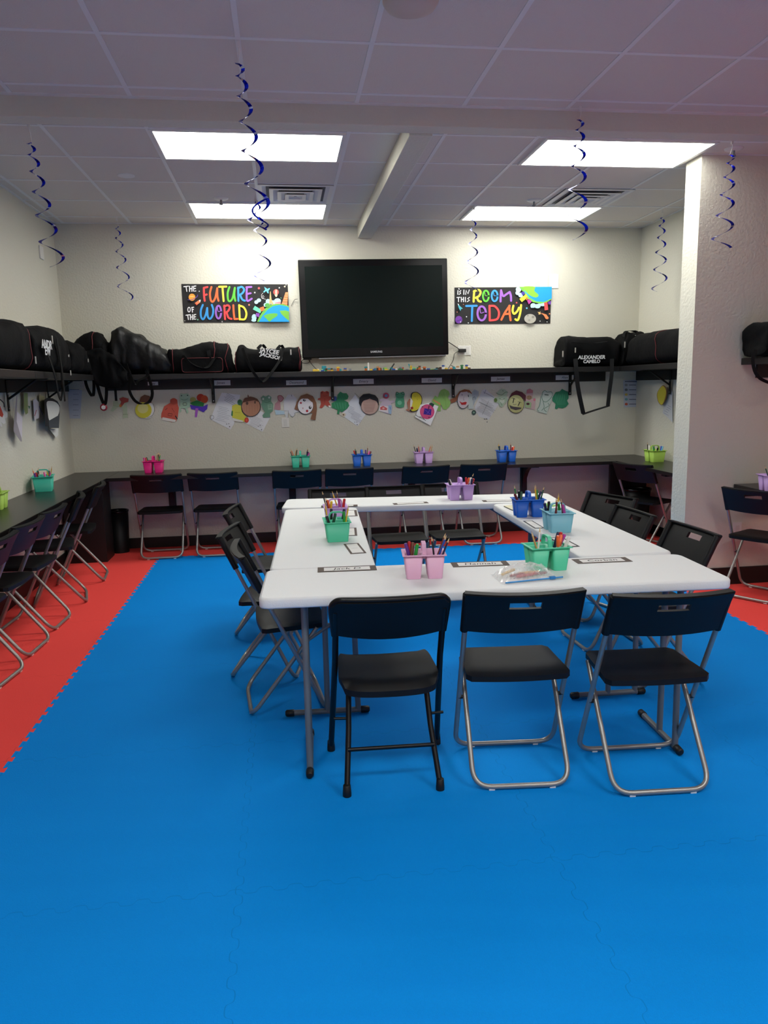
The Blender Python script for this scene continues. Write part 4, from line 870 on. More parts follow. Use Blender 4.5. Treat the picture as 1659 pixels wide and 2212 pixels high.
a = D7(.02); a.poly([(1365, 372), (1420, 250), (1510, 230), (1600, 265), (1520, 458)], '#f2f4f6'); a.poly([(1505, 240), (1525, 228), (1560, 245), (1545, 275), (1515, 265)], '#1f4a3c'); a.ell(1487, 320, 72, 74, '#d8407a'); a.ell(1487, 320, 64, 66, '#e0588c'); a.poly([(1460, 285), (1530, 295), (1525, 355), (1450, 345)], '#3a2098'); a.line([(1505, 265), (1500, 295)], 12, '#70204a', 0); a.line([(1370, 350), (1400, 370), (1430, 372), (1460, 395)], 4, K); a.line([(1410, 375), (1440, 388), (1475, 408)], 4, K); a.ell(1440, 270, 7, 6, '#70204a', n=8); a.ell(1505, 375, 7, 6, '#70204a', n=8)
a.line([(1465, 300), (1515, 345)], 5, '#7a50c8', 0); a.line([(1480, 345), (1515, 300)], 5, '#7a50c8', 0)
drw(a, 'white sheet with a pink and purple round ornament drawing')
a = D8(.010); a.poly([(50, 160), (70, 125), (110, 110), (160, 135), (175, 175), (150, 215), (185, 270), (170, 320), (130, 360), (90, 350), (80, 310), (65, 300), (65, 380), (20, 370), (-10, 300), (-40, 255), (0, 190), (30, 215)], '#8fbf66'); a.poly([(-30, 230), (60, 280), (70, 310), (50, 300), (-20, 255)], '#d0905a'); a.line([(95, 150), (120, 250), (130, 330)], 3, '#6fa048'); a.line([(120, 150), (150, 270)], 3, '#a8d07e'); a.line([(80, 170), (100, 230)], 3, '#6fa048')
drw(a, 'light green leafy paper shape left of the second bracket')
a = D8(.016); a.poly([(180, 240), (240, 210), (290, 140), (350, 115), (410, 125), (440, 165), (425, 185), (395, 150), (330, 160), (290, 220), (240, 265), (190, 285)], '#8f5638'); a.ell(340, 238, 76, 112, K, 8); a.ell(341, 237, 71, 107, '#c9bfc4', 8); a.poly([(400, 150), (440, 175), (460, 350), (395, 350)], '#b9c2bf'); a.line([(320, 175), (322, 188)], 7, '#5a4a6a', 0); a.line([(395, 185), (398, 205)], 9, '#2a3040', 0); a.line([(345, 205), (335, 245), (352, 240)], 3, '#4a4a50'); a.poly([(288, 258), (320, 275), (360, 265), (378, 270), (365, 300), (315, 302)], '#b01e22')
a.poly([(300, 150), (350, 118), (410, 128), (430, 160), (380, 142), (330, 150)], '#8f5638')
drw(a, 'face drawing with swept brown hair and red smile right of the second bracket')
a = D8(.006); a.poly([(440, 150), (470, 115), (520, 140), (520, 190), (480, 260), (440, 350), (400, 340)], '#a9b4bc'); a.line([(450, 215), (450, 245)], 4, K); a.line([(450, 215), (475, 208), (475, 240)], 4, K); a.scrib(455, 130, 515, 180, 3, '#6f8aa0', 3)
drw(a, 'small blue-grey paper with music notes beside the red-smile face')
a = D8(.003); a.poly([(560, 130), (600, 110), (700, 200), (760, 290), (640, 480), (520, 440), (470, 330)], '#cfd0d4'); a.line([(580, 140), (590, 165), (605, 120)], 4, '#34386a'); a.line([(600, 160), (640, 180), (700, 215)], 4, '#44486a'); a.scrib(500, 260, 720, 420, 12, '#75777c', 2.5, 26); a.line([(640, 250), (560, 420)], 3, '#5f6166', 0); a.line([(520, 270), (690, 340)], 3, '#5f6166', 0)
for x, y in ((588, 472), (612, 468), (618, 505)): a.ell(x, y, 6, 6, K, n=6)
a.ell(460, 392, 26, 28, '#2f4a44'); a.ell(460, 392, 12, 12, '#7ba08c')
drw(a, 'grey pencil-covered worksheet with a dark green badge')
a = D8(.010); a.poly([(730, 160), (790, 110), (830, 115), (870, 150), (850, 185), (870, 240), (800, 330), (770, 320), (760, 280), (700, 270), (705, 225), (760, 200)], '#a9bda4'); a.ell(722, 245, 20, 24, '#5c7a3c'); a.ell(800, 255, 28, 30, '#c6d0c0'); a.line([(725, 158), (790, 185), (840, 150), (865, 155)], 5, '#3c5a44'); a.line([(805, 130), (812, 140)], 6, K, 0); a.line([(765, 225), (800, 240), (830, 225)], 4, '#3c6a4a'); a.line([(780, 270), (800, 310)], 4, '#3c6a4a')
drw(a, 'sketchy pale green frog drawing left of the moustached face')
a = D8(.016); a.poly([(880, 220), (915, 160), (970, 130), (1040, 150), (1085, 190), (1080, 260), (1020, 200), (930, 190)], '#5a2430'); a.ell(965, 290, 100, 112, K); a.ell(965, 290, 95, 107, '#b9b77c'); a.ell(950, 270, 60, 60, '#c9c88f'); a.line([(940, 225), (930, 275)], 10, K, 0); a.line([(915, 222), (960, 235)], 4, K, 0); a.line([(1010, 270), (990, 310)], 10, K, 0); a.line([(985, 262), (1030, 275)], 4, K, 0); a.line([(930, 290), (945, 300), (970, 292)], 4, K); a.poly([(885, 305), (930, 322), (1030, 335), (1025, 350), (960, 365), (900, 345)], '#4a4348')
drw(a, 'olive round face drawing with dark hair and moustache')
a = D8(.008); a.poly([(1095, 120), (1130, 105), (1165, 130), (1170, 170), (1155, 230), (1195, 220), (1200, 260), (1190, 360), (1080, 340), (1070, 250), (1080, 200)], '#c9a9ab'); a.poly([(1095, 125), (1130, 108), (1170, 130), (1165, 160), (1095, 165)], '#c07a84'); a.ell(1122, 215, 34, 28, '#a88a6a'); a.ell(1112, 208, 5, 5, K, n=6); a.ell(1135, 208, 5, 5, K, n=6); a.line([(1105, 225), (1122, 234), (1140, 225)], 3, K); a.poly([(1075, 265), (1115, 255), (1150, 280), (1145, 340), (1075, 335)], '#9fb88a'); a.ell(1107, 290, 20, 14, '#4a1c26'); a.ell(1185, 240, 14, 16, '#d07a8a')
drw(a, 'pink and green figure drawing right of the moustached face')
a = D8(.012); a.poly([(1285, 135), (1340, 125), (1420, 155), (1330, 410), (1215, 380), (1235, 330), (1250, 240)], '#c2d0c6'); a.line([(1285, 150), (1310, 130), (1340, 150), (1385, 145), (1400, 175), (1385, 215), (1330, 265), (1290, 255), (1275, 210), (1285, 150)], 5, '#2f6a50'); a.line([(1262, 200), (1250, 300), (1220, 360), (1240, 375)], 5, '#2f6a50'); a.line([(1290, 260), (1300, 330), (1270, 370)], 5, '#2f6a50'); a.line([(1345, 280), (1360, 310), (1300, 350), (1330, 385)], 5, '#2f6a50'); a.line([(1310, 180), (1350, 185)], 10, '#2a4a3c')
drw(a, 'green-outlined frog drawing on a tilted white card')
a = D8(.008); a.poly([(1400, 215), (1440, 150), (1490, 140), (1515, 110), (1550, 130), (1590, 150), (1595, 220), (1575, 250), (1595, 290), (1560, 330), (1520, 345), (1470, 335), (1455, 355), (1430, 345), (1440, 290), (1400, 255)], '#2e8560')
for k in range(6): a.line([(1430+k*22, 170+8*(k % 2)), (1445+k*20, 240), (1470+k*16, 300)], 4, '#57a983')
drw(a, 'solid green scribbled bush-shaped drawing, rightmost by the bracket')
# chart sheets in the corners
def chart(ox, oy, sc, pts, rows, label, icons):
    a = Art(ox, oy, sc, base=.006); a.poly(pts, '#b9c0cf'); x0, y0 = pts[0]; x1, y1 = pts[2]
    for k in range(rows):
        y = y0+(y1-y0)*(k+1)/(rows+.6); a.line([(x0+(x1-x0)*.38, y), (x0+(x1-x0)*.85, y)], 5, '#4a5068', 0)
        if icons: a.ell(x0+(x1-x0)*.2, y, 12, 10, icons[k % len(icons)], n=8)
    a.line([(x0+(x1-x0)*.1, y0+10), (x0+(x1-x0)*.9, y0+10)], 6, '#50566c', 0)
    a.done('printed_chart', label, 'chart')
chart(0, 780, 8.295, [(1225, 500), (1470, 520), (1440, 1030), (1215, 1030)], 5, 'blue-tinted printed chart in the left back corner', None)
chart(1180, 560, 3.463, [(575, 905), (695, 900), (688, 1105), (580, 1108)], 5, 'printed icon chart in the right back corner', ['#8a8f96', '#6f747a', '#c9b25a', '#6aa0a8', '#c0563c'])
# left wall drawings, seen at a slant
def DL(base): return Art(0, 780, 8.295, plane='x', at=XL, base=base)
GL = "children's paper drawings hung under the left shelf"
a = DL(.03); a.poly([(-60, 820), (0, 780), (60, 870), (130, 920), (135, 1000), (90, 1030), (100, 1110), (60, 1130), (20, 1090), (40, 1180), (10, 1170), (-60, 1000)], '#dfddd8'); a.poly([(-40, 800), (0, 800), (60, 960), (40, 1010), (-40, 960)], '#c2452e'); a.line([(0, 690), (60, 750), (70, 820)], 20, K)
drw(a, 'white and red paper figure at the left photo edge under the shelf', grp=GL)
a = DL(.05); a.poly([(290, 640), (310, 610), (300, 900), (300, 1080), (350, 1240), (395, 1440), (370, 1440), (240, 1250), (250, 1100), (270, 900)], '#9b9398'); a.poly([(300, 900), (400, 1000), (390, 1400), (340, 1240), (295, 1080)], '#d3cbd2')
drw(a, 'long curled white sheet hanging to a point on the left wall', grp=GL)
a = DL(.03); a.poly([(430, 560), (495, 570), (500, 930), (460, 960), (430, 860)], '#8b9a62'); a.poly([(500, 800), (540, 810), (520, 860)], '#4b7a55')
drw(a, 'narrow green paper strip drawing on the left wall', grp=GL)
a = DL(.02); a.poly([(590, 700), (640, 680), (720, 760), (700, 1020), (640, 1040), (625, 1080), (610, 1000)], '#c9c3c8'); a.line([(650, 880), (620, 980)], 12, '#b0525a'); a.poly([(700, 600), (790, 640), (800, 960), (740, 900), (700, 800)], '#b4b08a'); a.line([(700, 810), (760, 960)], 10, '#5b4a96')
drw(a, 'grey and yellow paper drawings with purple marks on the left wall', grp=GL)
a = DL(.07); a.poly([(795, 690), (850, 655), (940, 665), (1030, 720), (1070, 800), (1055, 1200), (880, 1200), (850, 1170), (805, 1170)], '#15151a'); a.poly([(835, 740), (900, 715), (990, 735), (1055, 800), (1060, 900), (1020, 1000), (950, 1050), (880, 1060), (850, 900)], '#d8d7cf', 3); a.poly([(870, 1070), (1065, 960), (1052, 1200), (880, 1200)], '#3c4248')
drw(a, 'black-haired white face drawing on the left wall near the corner', grp=GL)
a = DL(.03); a.poly([(880, 1215), (1045, 1210), (1040, 1330), (1000, 1370)], '#d9d8d2'); drw(a, 'white paper corner below the black-haired drawing', grp=GL)
GRR = 'paper drawings on the alcove wall'
a = Art(1180, 560, 3.463, plane='x', at=XR, base=.04); a.poly([(868, 945), (895, 955), (905, 1000), (890, 1060), (862, 1092), (835, 1060), (830, 1000)], '#7a5a34', 4); a.poly([(866, 950), (888, 962), (897, 1000), (882, 1060), (862, 1088), (838, 1058), (833, 1000)], '#cdbf3a', 4)
drw(a, 'yellow oval face drawing beside the white pillar', grp=GRR)
a = Art(1180, 560, 3.463, plane='x', at=XR, base=.01); a.poly([(905, 980), (925, 945), (945, 990), (945, 1220), (915, 1190), (870, 1150), (880, 1095)], '#c6c8cc'); a.scrib(890, 1090, 935, 1170, 5, '#85889a', 2.5, 30)
drw(a, 'crumpled white worksheet half hidden by the white pillar', grp=GRR)

# ================================================================ BLUE FOIL STREAMERS
def streamer(px, py_top, py_bot, x, y, turns, r1, label, z_str=None, seed=0, w=.018, dx=0, r0=.012, ph=0):
    t = empty('foil_streamer', (x, y, H-.006), 0, label, 'streamer', 'blue spiral foil streamers hanging from the ceiling')
    yy = y; a, c = onY(px, py_top, yy), onY(px, py_bot, yy)
    z0, z1 = a.z-H, c.z-H; n = int(turns*20); pts = []; sd = []
    for i in range(n+1):
        u = i/n; ang = ph+2*math.pi*turns*(u**.66); r = r0+(r1-r0)*u**.8; drift = dx*u
        pts.append(Vector((r*math.cos(ang)+drift, r*math.sin(ang), z0+(z1-z0)*u))); sd.append(Vector((math.cos(ang), math.sin(ang), .15)))
    b = MB(); b.strap(pts, w, .0006, sd, M_foil); k = b.mi(M_silver)
    for i in range(len(b.m)):
        if (i//4) % 10 in (3,): b.m[i] = k  # every tenth segment coloured silver as a painted highlight on the blue foil
    b.build('spiral', t)
    s = MB(); s.tube([(0, 0, 0), (.004, 0, (z0)*.5), (pts[0].x, pts[0].y, z0+.002)], .0022, M_wht, 6); s.box(-.008, .008, -.003, .003, -.03, 0, M_wht); s.build('hanger', t)
streamer(73, 305, 572, -1.403, 4.92, 6.2, .062, 'blue spiral streamer hanging by the left wall, in front of the left sensor', dx=.075, ph=1)
streamer(258, 488, 647, -1.43, 7.43, 5.2, .065, 'blue spiral streamer near the back wall left of the THE FUTURE banner', dx=.03, w=.015)
streamer(516, 133, 498, -.135, 3.76, 6.5, .055, 'long blue spiral streamer crossing the near left ceiling light', dx=.07, ph=2)
streamer(553, 432, 608, -.147, 6.74, 4.6, .078, 'blue spiral streamer ending just above the THE FUTURE banner', dx=.03, ph=1)
streamer(1021, 470, 628, 1.747, 6.84, 4.8, .065, 'blue spiral streamer whose tail touches the ROOM TODAY banner', w=.015, dx=-.02, ph=.5)
streamer(1251, 255, 512, 1.753, 4.42, 6, .062, 'blue spiral streamer in front of the near right ceiling light', ph=1.5, dx=-.01)
streamer(1456, 468, 630, 3.55, 6.9, 5.5, .068, 'blue spiral streamer just left of the white pillar', ph=.8)
streamer(1566, 332, 536, 3.005, 4.93, 5.5, .066, 'blue spiral streamer in front of the grey-lit wall right of the pillar', dx=-.04, ph=2.2)
# the first ceiling streamer carries a loose second loop
b = MB(); p0 = Vector((-.06, 3.76, onY(540, 410, 3.76).z)); pts = []
for i in range(46):
    u = i/45; pts.append(Vector((p0.x+.035*math.sin(u*9)+.0*u-.01, 3.76+.03*math.cos(u*9), p0.z-.18*u)))
b.strap(pts, .009, .0006, (1, .2, .1), M_foil); tag(b.build('foil_ribbon'), 'loose blue foil ribbon tangled with the long streamer beside the left air vent', 'ribbon')

# ================================================================ BAGS ON THE SHELVES
def loft(mb, axis, st, m, expo=3.2, nz=22, wr=.012, seed=0, wf=9):
    """st: (t, c, half, z0, z1) stations along the axis; c = centre across, half = half depth"""
    S = [Vector((a[0], a[1], a[2])) for a in st]; Z = [Vector((a[3], a[4], 0)) for a in st]
    A = catmull(S, 5); B = catmull(Z, 5); V = []; N = len(A)
    for i in range(N):
        t, c, h = A[i]; z0, z1, _ = B[i]; e = 1
        for k in range(nz):
            a = 2*math.pi*k/nz; ca, sa = math.cos(a), math.sin(a)
            y = c+math.copysign(abs(ca)**(2/expo), ca)*h*e; z = (z0+z1)/2+math.copysign(abs(sa)**(2/expo), sa)*(z1-z0)/2*e
            p = Vector((t, y, z)) if axis == 'x' else Vector((y, t, z))
            q = noise.noise_vector(p*wf+Vector((seed, 0, 0)))*wr+noise.noise_vector(p*wf*2.3+Vector((0, seed, 0)))*wr*.5
            q.z *= .7 if sa > -.3 else .0
            V.append(p+q)
    fs = [(i*nz+k, i*nz+(k+1) % nz, (i+1)*nz+(k+1) % nz, (i+1)*nz+k) for i in range(N-1) for k in range(nz)]
    mb.add(V, fs+[tuple(range(nz-1, -1, -1)), tuple((N-1)*nz+k for k in range(nz))], m, True)
    return V, nz, N
def bag_x(name, label, stations, yc, half, m=M_fab, piping=(), seed=0, straps=(), texts=(), extra=None, grp='black duffel bags on the shelves', ovh=0, wr=.012):
    """stations (px, py_top[, lift]) on the plane through the bag's middle"""
    st = []
    for s in stations:
        p = onY(s[0], s[1], yc); k = s[2] if len(s) > 2 else 1
        st.append((p.x, yc, half*k, ZS+.003, max(p.z, ZS+.03)))
    x0 = st[0][0]; x1 = st[-1][0]
    e0 = (x0-.012, yc, st[0][2]*.55, ZS+.006, ZS+(st[0][4]-ZS)*.65); e1 = (x1+.012, yc, st[-1][2]*.55, ZS+.006, ZS+(st[-1][4]-ZS)*.65)
    t = empty(name, ((x0+x1)/2, yc, ZS), 0, label, 'bag', grp); o = Vector(((x0+x1)/2, yc, ZS))
    b = MB(); V, nz, N = loft(b, 'x', [e0]+st+[e1], m, seed=seed, wr=wr); b.v = [tuple(Vector(v)-o) for v in b.v]; b.build('body', t)
    for f in piping:
        i = int(f*(N-1)); ring = [Vector(V[i*nz+k])-o for k in range(nz)]; c = sum(ring, Vector())/nz
        r = MB(); r.tube([c+(q-c)*1.012+Vector((0, 0, .002)) for q in ring], .004, M_red, 6, closed=True); r.build('piping', t)
    for (pts, w) in straps:
        r = MB(); P = [onY(px, py, yy)-o for px, py, yy in pts]; r.strap(catmull(P, 5), w, .004, (.9, -.35, 0), M_strap); r.build('strap', t)
    for (s, px, py, size, rot) in texts:
        q = onY(px, py, yc-half-.012)-o; r = MB()
        text_mesh(r, s, size, W_TXT, Matrix.Translation(q) @ Matrix.Rotation(R(rot), 4, 'Y') @ XZ, .1, .0015, .0008); r.build('lettering', t)
    if extra: extra(t, o)
    return t
W_TXT = cmat('#d8d8d6')
SY = YB-SD            # front edge of the back shelf
yc = YB-.185
def zips(pts):
    def f(t, o):
        for px, py, yy, l in pts:
            r = MB(); q = onY(px, py, yy)-o; r.box(q.x-.006, q.x+.006, q.y-.003, q.y+.003, q.z-l, q.z, mat('zip_metal', '#c9c6bd', .35, metal=.6), bev=.002); r.build('zip_pull', t)
    return f
FR = SY-.01
PKT = cmat('#0d0d10', .85)
def pocket(x0_, y0_, x1_, y1_, yy, r=.03):
    def f(t, o):
        a, c = onY(x0_, y0_, yy)-o, onY(x1_, y1_, yy)-o; b = MB()
        pol = rrect(a.x, c.x, c.z, a.z, r, 4); b.prism(pol, -.012, .012, M_fab, X=Matrix.Translation((0, a.y, 0)) @ XZ); b.build('front_pocket', t)
        p = MB(); p.tube([(x, a.y-.0125, z) for x, z in pol], .003, M_red, 5, closed=True); p.build('piping', t)
    return f
def many(*fs):
    def f(t, o):
        for g_ in fs: g_(t, o)
    return f
def slump(t, o):       # the end of the bag sagging over the shelf edge
    b = MB(); y = FR-.034
    def st(px, pt, pb, h): a_, c_ = onY(px, pt, y), onY(px, pb, y); return (a_.x, y, h, c_.z, a_.z)
    loft(b, 'x', [st(176, 772, 806, .02), st(188, 760, 818, .028), st(204, 752, 830, .03), st(222, 756, 838, .03), st(242, 766, 840, .03), st(258, 782, 836, .028), st(272, 800, 826, .02)], M_fab, seed=5, wr=.030, wf=14)
    b.v = [tuple(Vector(v)-o) for v in b.v]; b.build('sagging_end', t)
bag_x('duffel_bag', 'black duffel bag with dangling straps, at the left end of the back shelf', [(163, 746), (168, 736), (181, 727), (199, 719), (204, 722), (208, 720), (217, 720), (228, 735), (235, 742)], yc-.02, .165, piping=(.55,), seed=3, wr=.022,
      straps=([[(182, 790, FR), (186, 830, FR), (200, 856, FR), (203, 830, FR), (200, 795, FR)], .03], [[(205, 790, FR), (210, 830, FR), (222, 868, FR-.01), (228, 870, FR-.01), (230, 835, FR), (224, 795, FR)], .032], [[(250, 790, FR), (249, 830, FR), (251, 866, FR)], .025]),
      extra=many(zips([(200, 776, FR-.0, .03)]), slump))
bag_x('soft_bag', 'tall slumped black nylon bag on the back shelf with a looped strap', [(243, 740, .8), (247, 722), (256, 709), (263, 706), (272, 710), (296, 721), (321, 734), (345, 750), (362, 766, .9), (376, 784, .8), (381, 796, .7)], yc, .16, m=M_fab2, seed=8, wr=.03,
      straps=([[(272, 786, FR), (280, 815, FR-.01), (279, 842, FR-.01), (290, 864, FR-.01), (305, 872, FR-.01), (322, 868, FR-.01), (329, 850, FR-.01), (323, 820, FR), (315, 800, FR)], .03], [[(278, 800, FR), (290, 830, FR-.015), (300, 822, FR-.015), (318, 812, FR), (318, 795, FR)], .028]))
bag_x('duffel_bag', 'slouching black duffel bag with red piping, second bag left of the television', [(364, 756, .6), (375, 757, .8), (386, 757), (404, 752), (437, 741), (464, 738), (475, 742), (493, 747), (498, 758, .95), (503, 783, .8)], yc, .155, piping=(.2, .55, .72), seed=12, wr=.024,
      straps=([[(393, 790, FR+.02), (396, 770, FR), (410, 785, FR-.01), (430, 794, FR-.01), (450, 792, FR-.01), (466, 772, FR), (474, 790, FR+.02)], .028], [[(450, 757, FR+.02), (452, 768, FR), (454, 778, FR)], .035]), extra=pocket(392, 774, 482, 803, FR+.012))
bag_x('duffel_bag', 'black duffel bag with white lettering next to the television', [(510, 765, .8), (515, 750), (526, 745), (536, 753), (560, 754), (600, 754), (620, 752), (638, 750), (646, 752), (648, 775, .95)], yc, .155, piping=(.12, .8, .9), seed=17, wr=.022,
      straps=([[(524, 752, FR), (533, 775, FR-.015), (545, 800, FR-.02), (562, 822, FR-.02), (572, 822, FR-.02), (590, 800, FR-.02), (606, 775, FR-.015), (612, 752, FR)], .026], [[(556, 754, yc), (566, 745, yc), (574, 753, yc)], .03], [[(598, 755, yc), (607, 746, yc), (613, 755, yc)], .03]),
      texts=[('JAYCEE', 582, 759, .055, 10), ('JACKSON', 586, 770, .048, 14)], extra=zips([(628, 755, FR+.0, .05)]))
bag_x('duffel_bag', 'black duffel bag with white name lettering and long strap, right of the television', [(1208, 775, .85), (1212, 732), (1220, 727), (1232, 727), (1262, 728), (1306, 728), (1318, 732), (1326, 739, .9)], yc, .16, piping=(), seed=21, wr=.018,
      straps=([[(1243, 775, FR), (1245, 800, FR-.02), (1249, 840, FR-.02), (1260, 893, FR-.02)], .042], [[(1258, 895, FR-.02), (1285, 886, FR-.02), (1314, 877, FR-.02)], .022], [[(1322, 775, FR), (1321, 810, FR-.02), (1316, 850, FR-.02), (1313, 878, FR-.02)], .038], [[(1235, 740, FR), (1280, 741, FR-.01), (1312, 738, FR)], .02]),
      texts=[('ALEXANDER', 1278, 772, .05, 0), ('CAMELO', 1278, 781, .045, 0)], extra=zips([(1243, 751, FR-.01, .05), (1216, 758, FR+.0, .06)]))
bag_x('duffel_bag', 'black bag with reflective clips in the right back corner', [(1334, 745), (1338, 730), (1348, 718), (1359, 722), (1372, 717), (1382, 722), (1390, 755)], yc-.02, .165, seed=25, wr=.024,
      straps=([[(1346, 728, FR+.02), (1352, 716, FR+.06), (1375, 717, FR+.06), (1383, 732, FR+.02)], .025],), extra=zips([(1350, 738, FR-.01, .06), (1373, 724, FR+.03, .04)]))
def bag_y(label, st, m=M_fab, piping=(), seed=0, extra=None, wr=.016, straps=()):
    """bag lying along a side shelf: stations (y, x_centre, half, z_top)"""
    t = empty('duffel_bag', (st[0][1], (st[0][0]+st[-1][0])/2, ZS), 0, label, 'bag', 'black duffel bags on the shelves'); o = Vector((st[0][1], (st[0][0]+st[-1][0])/2, ZS))
    S = [(y, x, h, ZS+.003, z) for y, x, h, z in st]; a, z = S[0], S[-1]
    S = [(a[0]-.02, a[1], a[2]*.8, a[3]+.01, ZS+(a[4]-ZS)*.85)]+S+[(z[0]+.02, z[1], z[2]*.7, z[3], ZS+(z[4]-ZS)*.8)]
    b = MB(); V, nz, N = loft(b, 'y', S, m, seed=seed, wr=wr, expo=3.4); b.v = [tuple(Vector(v)-o) for v in b.v]; b.build('body', t)
    for f in piping:
        i = int(f*(N-1)); ring = [Vector(V[i*nz+k])-o for k in range(nz)]; c = sum(ring, Vector())/nz
        r = MB(); r.tube([c+(q-c)*1.012 for q in ring], .004, M_red, 6, closed=True); r.build('piping', t)
    for pts, w in straps:
        r = MB(); r.strap(catmull([Vector(p)-o for p in pts], 5), w, .004, (0, 1, .1), M_strap); r.build('strap', t)
    if extra: extra(t, o)
    return t
XC = XL+.19
def zipx(px, py, x, l):
    def f(t, o):
        r = MB(); q = onX(px, py, x)-o; r.box(q.x-.003, q.x+.004, q.y-.008, q.y+.008, q.z-l, q.z, mat('zip_metal', '#c9c6bd', .35, metal=.6), bev=.002); r.build('zip_pull', t)
    return f
bag_y('big black duffel bag at the left photo edge on the brown shelf board', [(4.5, XC, .17, ZS+.26), (4.8, XC, .18, ZS+.28), (5.2, XC, .18, ZS+.30), (5.4, XC, .18, ZS+.335), (5.55, XC, .175, ZS+.32)], seed=30, piping=(.85,), extra=zipx(76, 770, XC+.19, .05))
def b_text(t, o):
    for w_, px, py in (('ANDR', 101, 745), ('EW', 103, 759)):
        q = onX(px, py, XC+.208)-o; r = MB(); X = Matrix.Translation(q) @ Matrix.Rotation(math.pi/2, 4, 'Z') @ XZ
        text_mesh(r, w_, .085, W_TXT, X, .1, .002, .0008); r.build('lettering', t)
    zipx(112, 725, XC+.205, .06)(t, o)
bag_y('black duffel bag with white lettering on the left shelf', [(5.66, XC, .17, ZS+.30), (5.9, XC+.01, .18, ZS+.33), (6.2, XC+.01, .185, ZS+.345), (6.4, XC, .18, ZS+.33), (6.55, XC, .17, ZS+.24)], seed=34, extra=b_text,
      straps=([[(XC+.20, 5.75, ZS+.2), (XC+.215, 5.9, ZS-.02), (XC+.2, 6.0, ZS-.16), (XC+.2, 6.06, ZS-.2), (XC+.2, 6.12, ZS-.1), (XC+.2, 6.14, ZS+.2)], .03], [[(XC+.21, 6.05, ZS+.25), (XC+.215, 6.1, ZS), (XC+.21, 6.12, ZS-.22)], .035]))
bag_y('low slumped black bag with grey clips on the left shelf by the corner', [(6.68, XC, .17, ZS+.24), (6.85, XC+.01, .18, ZS+.27), (7.05, XC, .17, ZS+.25), (7.2, XC, .16, ZS+.19)], seed=39, wr=.03, extra=many(zipx(152, 800, XC+.19, .04), zipx(148, 766, XC+.18, .02), zipx(190, 775, XC+.19, .03)))
XCR = XR-.19
bag_y('black duffel bag on the alcove shelf partly behind the white pillar', [(6.0, XCR, .18, ZS+.28), (6.4, XCR, .185, ZS+.30), (6.87, XCR, .18, ZS+.305), (7.13, XCR, .17, ZS+.29), (7.25, XCR, .15, ZS+.22)], seed=44, piping=(.4,), wr=.022)
bag_x('duffel_bag', 'black duffel bag on the shelf at the right photo edge, its strap hanging down', [(1632, 745, .8), (1630, 722, .9), (1633, 703), (1640, 697), (1660, 696), (1700, 697), (1740, 702), (1765, 720)], YW-.19, .15, seed=50, wr=.022,
      straps=([[(1632, 755, YW-SD-.01), (1626, 775, YW-SD-.015), (1632, 805, YW-SD-.02), (1650, 822, YW-SD-.02), (1680, 826, YW-SD-.02), (1700, 780, YW-SD-.01)], .022],))
# small keepsake hanging from a strap
q = onY(224, 880, FR-.01); b = MB(); b.lathe([(.006, -.012), (.030, -.010), (.034, 0), (.030, .010), (.006, .012)], cmat('#8c1c2c', .3), 18, X=Matrix.Rotation(math.pi/2, 4, 'X')); b.lathe([(.004, .012), (.020, .0125), (.018, .014)], cmat('#c9c6c4', .3), 14, X=Matrix.Rotation(math.pi/2, 4, 'X'))
tag(b.build('round_keyring', loc=q), 'round red and white keyring hanging on the strap in the left corner', 'keyring')

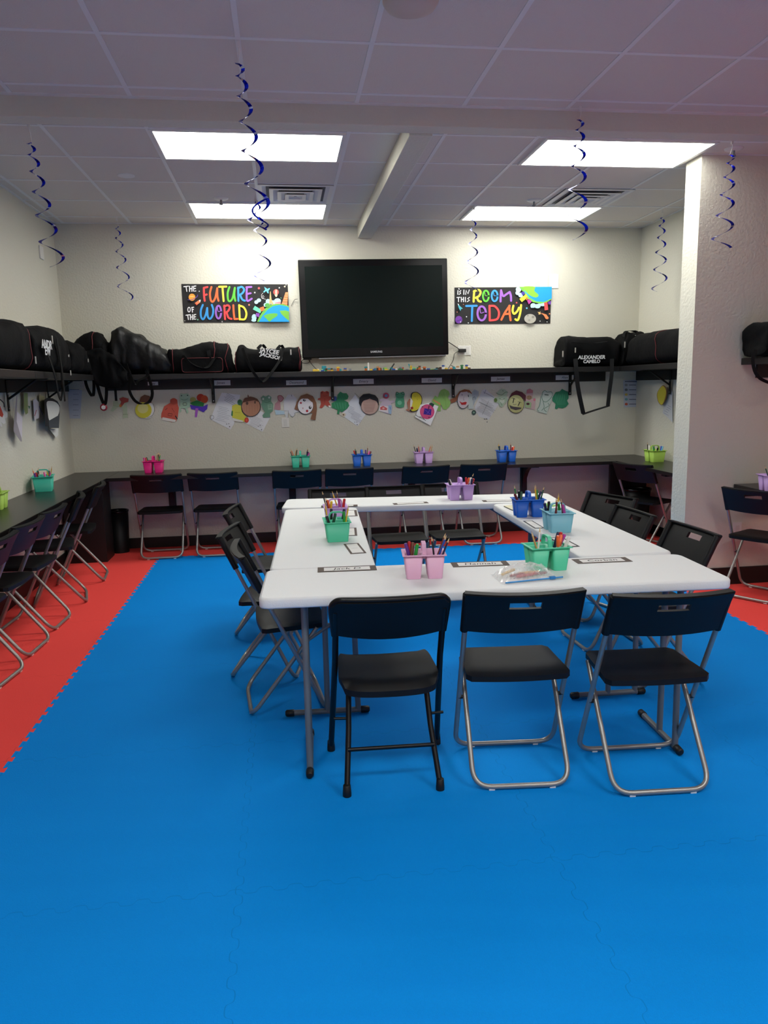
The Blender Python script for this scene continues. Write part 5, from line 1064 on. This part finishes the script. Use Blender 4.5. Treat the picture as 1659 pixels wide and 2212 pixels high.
# ================================================================ TOY BRICKS ON THE SHELF
BR = {'white': '#e4e2da', 'red': '#a8352c', 'yellow': '#d9b53a', 'green': '#2f7a46', 'teal': '#2a8a98', 'blue': '#2a4f9a', 'tan': '#b98a55', 'brown': '#5a3526', 'black': '#1a1a1c', 'orange': '#cf6b2c', 'light green': '#8fbf5a', 'grey': '#7d8084'}
BM = {}
def brick(col, x, y, z, rz, size, tilt=0, label=None):
    key = (col, size)
    if key not in BM:
        m = cmat(BR[col], .35); b = MB(); nx, ny, h = size; u = .012
        b.box(-nx*u/2, nx*u/2, -ny*u/2, ny*u/2, 0, h, m, bev=.0008, seg=1)
        for i in range(nx):
            for j in range(ny): b.lathe([(.0036, h), (.0036, h+.0028)], m, 8, X=Matrix.Translation(((i+.5-nx/2)*u, (j+.5-ny/2)*u, 0)))
        BM[key] = b.build('toy_brick'); o = BM[key]
    else: o = BM[key].copy(); COL.objects.link(o)
    o.location = (x, y, z); o.rotation_euler = (tilt, 0, rz)
    sz = 'long' if size[0] >= 5 else ('square' if size[0] == size[1] else 'small')
    tag(o, label or '%s %s toy brick in the scatter on the shelf under the television' % (sz, col), 'toy brick', 'toy bricks on the back shelf, %s %s' % (sz, col)); return o
rn = random.Random(5); cols = list(BR)
x0, x1 = onY(680, 800, YB-.2).x, onY(1028, 800, YB-.2).x
cl = [(.03, 5), (.09, 8), (.17, 4), (.34, 6), (.40, 5), (.47, 4), (.52, 3), (.60, 6), (.68, 4), (.76, 7), (.80, 4), (.87, 4), (.95, 3)]
k = 0; used = []
for c_, n in cl:
    for i in range(n):
        for tr in range(30):
            x = x0+(x1-x0)*(c_+rn.uniform(-.045, .045)); y = YB-rn.uniform(.10, .32)
            if all((x-a)**2+(y-b_)**2 > .035**2 for a, b_ in used): break
        used.append((x, y)); s = rn.choice([(2, 2, .0115), (4, 2, .0115), (3, 2, .0115), (2, 1, .023), (4, 2, .0045)])
        col = cols[(k*5+int(c_*10)) % len(cols)]; k += 1; brick(col, x, y, ZS+.0005, rn.uniform(0, 3.1), s)
        if rn.random() < .5: brick(cols[(k*7+3) % len(cols)], x, y, ZS+.0005+s[2]+.003, rn.uniform(0, 3.1), (2, 2, .0115))
def special(px, col, size, tilt, rz, zt, label):
    q = onY(px, 797, YB-.25); brick(col, q.x, YB-.25, ZS+zt, rz, size, tilt, label)
special(796, 'white', (1, 1, .075), 0, 0, .0005, 'tall thin white toy brick stack standing upright on the shelf')
special(842, 'black', (1, 1, .078), 0, .3, .0005, 'black toy stick leaning on the scatter of bricks')
BM[('black', (1, 1, .078))].rotation_euler = (0, .62, 0)
special(888, 'teal', (1, 1, .062), 0, 0, .0005, 'teal toy stick standing right of the green bricks')
BM[('teal', (1, 1, .062))].rotation_euler = (0, -.4, 0)
special(700, 'teal', (3, 3, .05), 0, .3, .0005, 'chunky teal toy block at the left of the scatter')
special(682, 'yellow', (5, 2, .02), 0, .1, .0005, 'yellow toy piece at the far left of the scatter')
